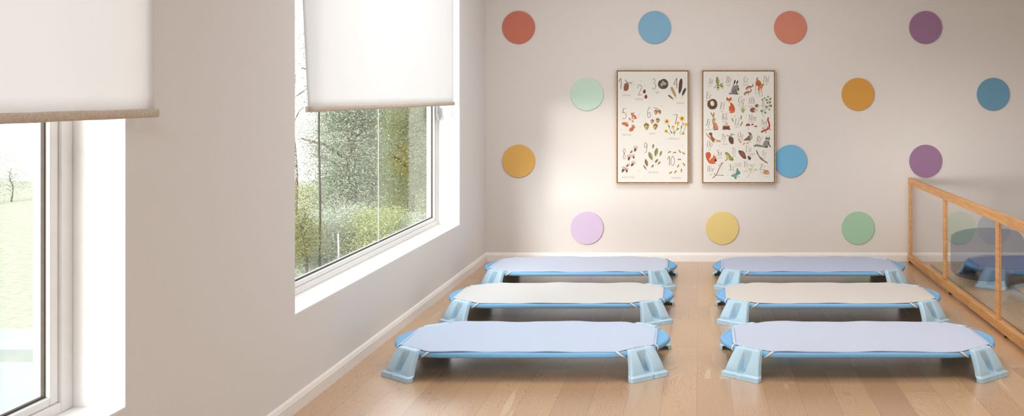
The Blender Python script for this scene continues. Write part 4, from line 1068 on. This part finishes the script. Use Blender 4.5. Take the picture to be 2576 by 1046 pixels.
# sleeping mouse
B.new(); B.poly([(1075, 820), (1080, 778), (1112, 758), (1150, 768), (1172, 800), (1168, 830), (1130, 836), (1100, 830)], 'b98258'); B.ell(1150, 776, 13, 12, 'c99a76'); B.ell(1108, 804, 20, 18, 'c48f68'); B.line([(1078, 812), (1062, 840), (1100, 872), (1180, 866)], 4, 'c9a284'); B.ell(1150, 812, 12, 10, 'd9b394')
for v, L in ((UP, ((446, 448), (315, 510), (815, 565), (350, 862), (675, 815), (1020, 850), (1165, 440))), (LO, ((332, 190), (405, 412), (665, 392), (760, 142), (984, 144), (948, 608), (272, 714), (486, 852), (742, 850)))):
    B.view(*v)
    for x, y in L: B.sprig(x, y, 19)
for v, L in ((UP, ((416, 246), (818, 848))), (LO, ((1058, 214), (354, 372), (1155, 710)))):
    B.view(*v)
    for x, y in L: B.bloom(x, y, 15)
for v, L in ((UP, ((268, 180), (908, 258), (415, 574), (605, 560), (190, 770), (190, 862), (1232, 914), (1202, 800), (510, 960))), (LO, ((622, 116), (160, 262), (290, 436), (470, 410), (530, 430), (655, 574), (468, 700), (706, 740), (1162, 480), (1180, 158), (905, 842), (180, 882)))):
    B.view(*v)
    for x, y in L: B.new(); B.ell(x, y, 5, 4, 'dcc89c', n=8)
B.build('print', M['ink'], p2)

# ------------------------------------------------------------------ outdoors
GZ = -1.0
def ground():
    bm = bmesh.new(); rows = []
    xs = [-60 + 2.5 * i for i in range(33)]
    for j in range(60):
        y = -20 + j * 1.3; row = []
        for x in xs:
            d = max(0.0, y - 23.5)
            row.append(bm.verts.new((min(x, 16), y, GZ - 0.02 * d * d + 0.05 * math.sin(x * .7 + y * .5))))
        rows.append(row)
    for r in rows:
        pass
    grid_faces(bm, rows); bmesh.ops.recalc_face_normals(bm, faces=bm.faces)
    return bm
setp(obj('meadow', ground(), M['meadow'], smooth=True), kind='structure')
setp(obj('terrace', boxes((-14, -1.95, -6, 7.45, GZ - 0.2, GZ + 0.16)), M['paving_pale']), kind='structure')
setp(obj('terrace_step', boxes((-14, -1.95, 7.45, 7.95, GZ - 0.2, GZ + 0.12)), M['paving_beige']), kind='structure')
setp(obj('path', boxes((-14, -1.95, 7.95, 8.75, GZ - 0.2, GZ + 0.10)), M['paving_pale']), kind='structure')

def foliage_mesh(name, blobs, n, size, seed, mat):
    """leaf quads over the shells of ellipsoid blobs: (cx, cy, cz, rx, ry, rz)"""
    import numpy as np
    rg = np.random.default_rng(seed); size = size * 0.52; n = int(n * 3.0); per = 22
    bl = np.array(blobs, dtype=float); w = bl[:, 3] * bl[:, 5]
    nc = n // per; idx = rg.choice(len(bl), nc, p=w / w.sum()); bb = bl[idx]
    th = rg.uniform(0, 2*np.pi, nc); cz = rg.uniform(-1, 1, nc); sr = np.sqrt(1 - cz*cz); q = rg.uniform(.55, 1.0, nc)
    C = np.stack([bb[:, 0] + bb[:, 3]*sr*np.cos(th)*q, bb[:, 1] + bb[:, 4]*sr*np.sin(th)*q, bb[:, 2] + bb[:, 5]*cz*q], 1)
    C = np.repeat(C, per, 0); tone = np.repeat(rg.uniform(-.30, .30, nc), per); N = len(C); cs = size * 3.6
    P = C + rg.normal(0, 1, (N, 3)) * np.array([cs, cs, cs * .6])
    D = rg.normal(0, 1, (N, 3)) * np.array([1, 1, .6]); D /= np.linalg.norm(D, axis=1, keepdims=True)
    E = np.cross(D, rg.normal(0, 1, (N, 3))); E /= np.linalg.norm(E, axis=1, keepdims=True)
    L = (size * rg.uniform(.7, 1.4, N))[:, None]; W = L * .45
    V = np.stack([P - D*L/2, P + E*W/2, P + D*L/2, P - E*W/2], 1).reshape(-1, 3)
    T = np.clip(.5 + tone + rg.uniform(-.3, .3, N), 0, 1)
    me = bpy.data.meshes.new(name); me.vertices.add(4*N); me.vertices.foreach_set('co', V.astype(np.float32).ravel())
    me.loops.add(4*N); me.loops.foreach_set('vertex_index', np.arange(4*N, dtype=np.int32))
    me.polygons.add(N); me.polygons.foreach_set('loop_start', np.arange(0, 4*N, 4, dtype=np.int32)); me.update(calc_edges=True)
    at = me.attributes.new('tone', 'FLOAT', 'FACE'); at.data.foreach_set('value', T.astype(np.float32))
    me.materials.append(mat); return me
def tree(name, x, y, blobs, n, size, seed, mat, label, cat, group=None, trunk=None):
    r = empty(name, (x, y, GZ)); setp(r, label, cat, group)
    o = bpy.data.objects.new('foliage', foliage_mesh('foliage', blobs, n, size, seed, mat)); COL.objects.link(o); o.parent = r
    if trunk:
        bm = bmesh.new(); h, rad = trunk
        tube(bm, catmull([(0, 0, -0.1), (0.03, 0.02, h*.4), (-0.03, 0.0, h*.75), (0.02, 0, h)], 5), [rad * (1 - .7 * i / 15) for i in range(16)], 8)
        rn = random.Random(seed)
        for k in range(9):
            z = h * (.3 + .07 * k); a = rn.uniform(0, 6.28); L = h * .18
            tube(bm, [(0, 0, z), (L*.5*math.cos(a), L*.5*math.sin(a), z + L*.35), (L*math.cos(a), L*math.sin(a), z + L*.5)], [rad*.4, rad*.25, rad*.1], 5)
        obj('trunk', bm, M['bark'], r, smooth=True)
    return r
G = 'trees and shrubs outside the far window'
tree('grey_green_tree', -5.10, 13.6, [(0, 0, 1.5, .50, .5, .7), (.05, 0, 2.3, .50, .5, .6), (-.05, 0, 3.0, .5, .5, .6), (0, 0, 3.7, .4, .4, .5), (0.0, 0, .8, .52, .5, .55)], 26000, .060, 11, M['leaf_grey'], 'tall dense grey green tree in the middle of the far window', 'tree', G, (3.6, .09))
tree('grey_green_tree', -5.85, 16.6, [(0, 0, 1.9, .8, .9, 1.1), (.2, 0, 3.2, .8, .9, .9), (.3, 0, .8, .8, .9, .6)], 17000, .08, 12, M['leaf_grey'], 'darker grey green tree standing behind the dense tree in the far window', 'tree', G, (3.6, .09))
tree('yellow_green_tree', -4.72, 15.2, [(0, 0, 1.3, .62, .7, .7), (-.1, 0, 2.1, .6, .6, .6), (.35, .1, 1.6, .5, .5, .9), (.1, 0, .6, .7, .6, .5), (.1, 0, 2.7, .5, .5, .4)], 24000, .062, 13, M['leaf_yellow'], 'yellow green leafy tree at the right side of the far window', 'tree', G, (2.9, .07))
tree('conifer', -4.95, 19.0, [(-.6, 0, 2.2, .8, .8, 1.2), (.4, 0, 2.6, 1.0, .8, .9), (1.0, 0, 3.6, .9, .8, .7), (0, 0, 4.6, .7, .7, .6)], 18000, .09, 14, M['leaf_grey'], 'tall conifer with open top showing above the yellow green tree', 'tree', G, (4.8, .12))
tree('olive_shrub', -4.66, 11.0, [(0, 0, .62, .17, .3, .34), (-.05, 0, 1.02, .14, .25, .2), (-.25, 0, .5, .3, .3, .35)], 4200, .040, 15, M['leaf_olive'], 'small dark olive shrub at the left edge of the far window', 'shrub', G, (.9, .02))
tree('blossom_tree', -6.25, 14.4, [(-.1, 0, 2.1, .30, .4, .5), (.1, 0, 1.4, .35, .4, .5), (.1, 0, 2.8, .22, .3, .3)], 3800, .05, 16, M['leaf_blossom'], 'sparse whitish blossom tree at the left of the far window beside the pole', 'tree', G, (2.6, .03))
for k, (px, D, s) in enumerate(((772, 12.6, .36), (826, 11.6, .40), (880, 12.5, .42), (936, 11.7, .42), (990, 12.7, .42), (1045, 12.0, .38))):
    x = (px - VX) * D / F
    tree('low_shrub', x, D, [(0, 0, .35 + .05*k % .2, s, s, s * .9), (.1, 0, .1, s * .9, s, .3)], 7500, .045, 30 + k, (M['leaf_pale'], M['leaf_yellow'])[k in (3, 4)],
         ('pale low shrub growing under the olive shrub', 'pale feathery low shrub beside the dark garden pole', 'pale low shrub just right of the dark garden pole', 'yellowish low shrub below the dense grey green tree', 'yellowish low shrub under the yellow green tree', 'pale low shrub at the right end below the yellow green tree')[k], 'shrub', G)
tree('lone_bush', -14.75, 20.0, [(-.15, 0, .7, .42, .4, .4), (0, 0, .35, .35, .4, .35)], 1800, .05, 50, M['leaf_pale'], 'lone pale bush on the meadow seen through the nearer window', 'shrub', None, (.7, .02))
# slim poles in the garden
bm = bmesh.new(); tube(bm, catmull([(0, 0, 0), (0.012, 0, 1.0), (-.004, 0, 2.0), (.035, 0, 3.2)], 5), 0.013, 8)
setp(obj('garden_pole', bm, M['pole_paint'], None, True, loc=((803 - VX) * 11.2 / F, 11.2, GZ - .03)), 'thin dark pole standing among the shrubs outside the far window', 'pole')
bm = bmesh.new(); tube(bm, [(0, 0, 0), (-0.01, 0, .62)], 0.011, 8)
setp(obj('garden_stake', bm, M['pole_pale'], None, True, loc=((853 - VX) * 11.2 / F, 11.2, GZ)), 'short pale stake right of the dark garden pole', 'stake')
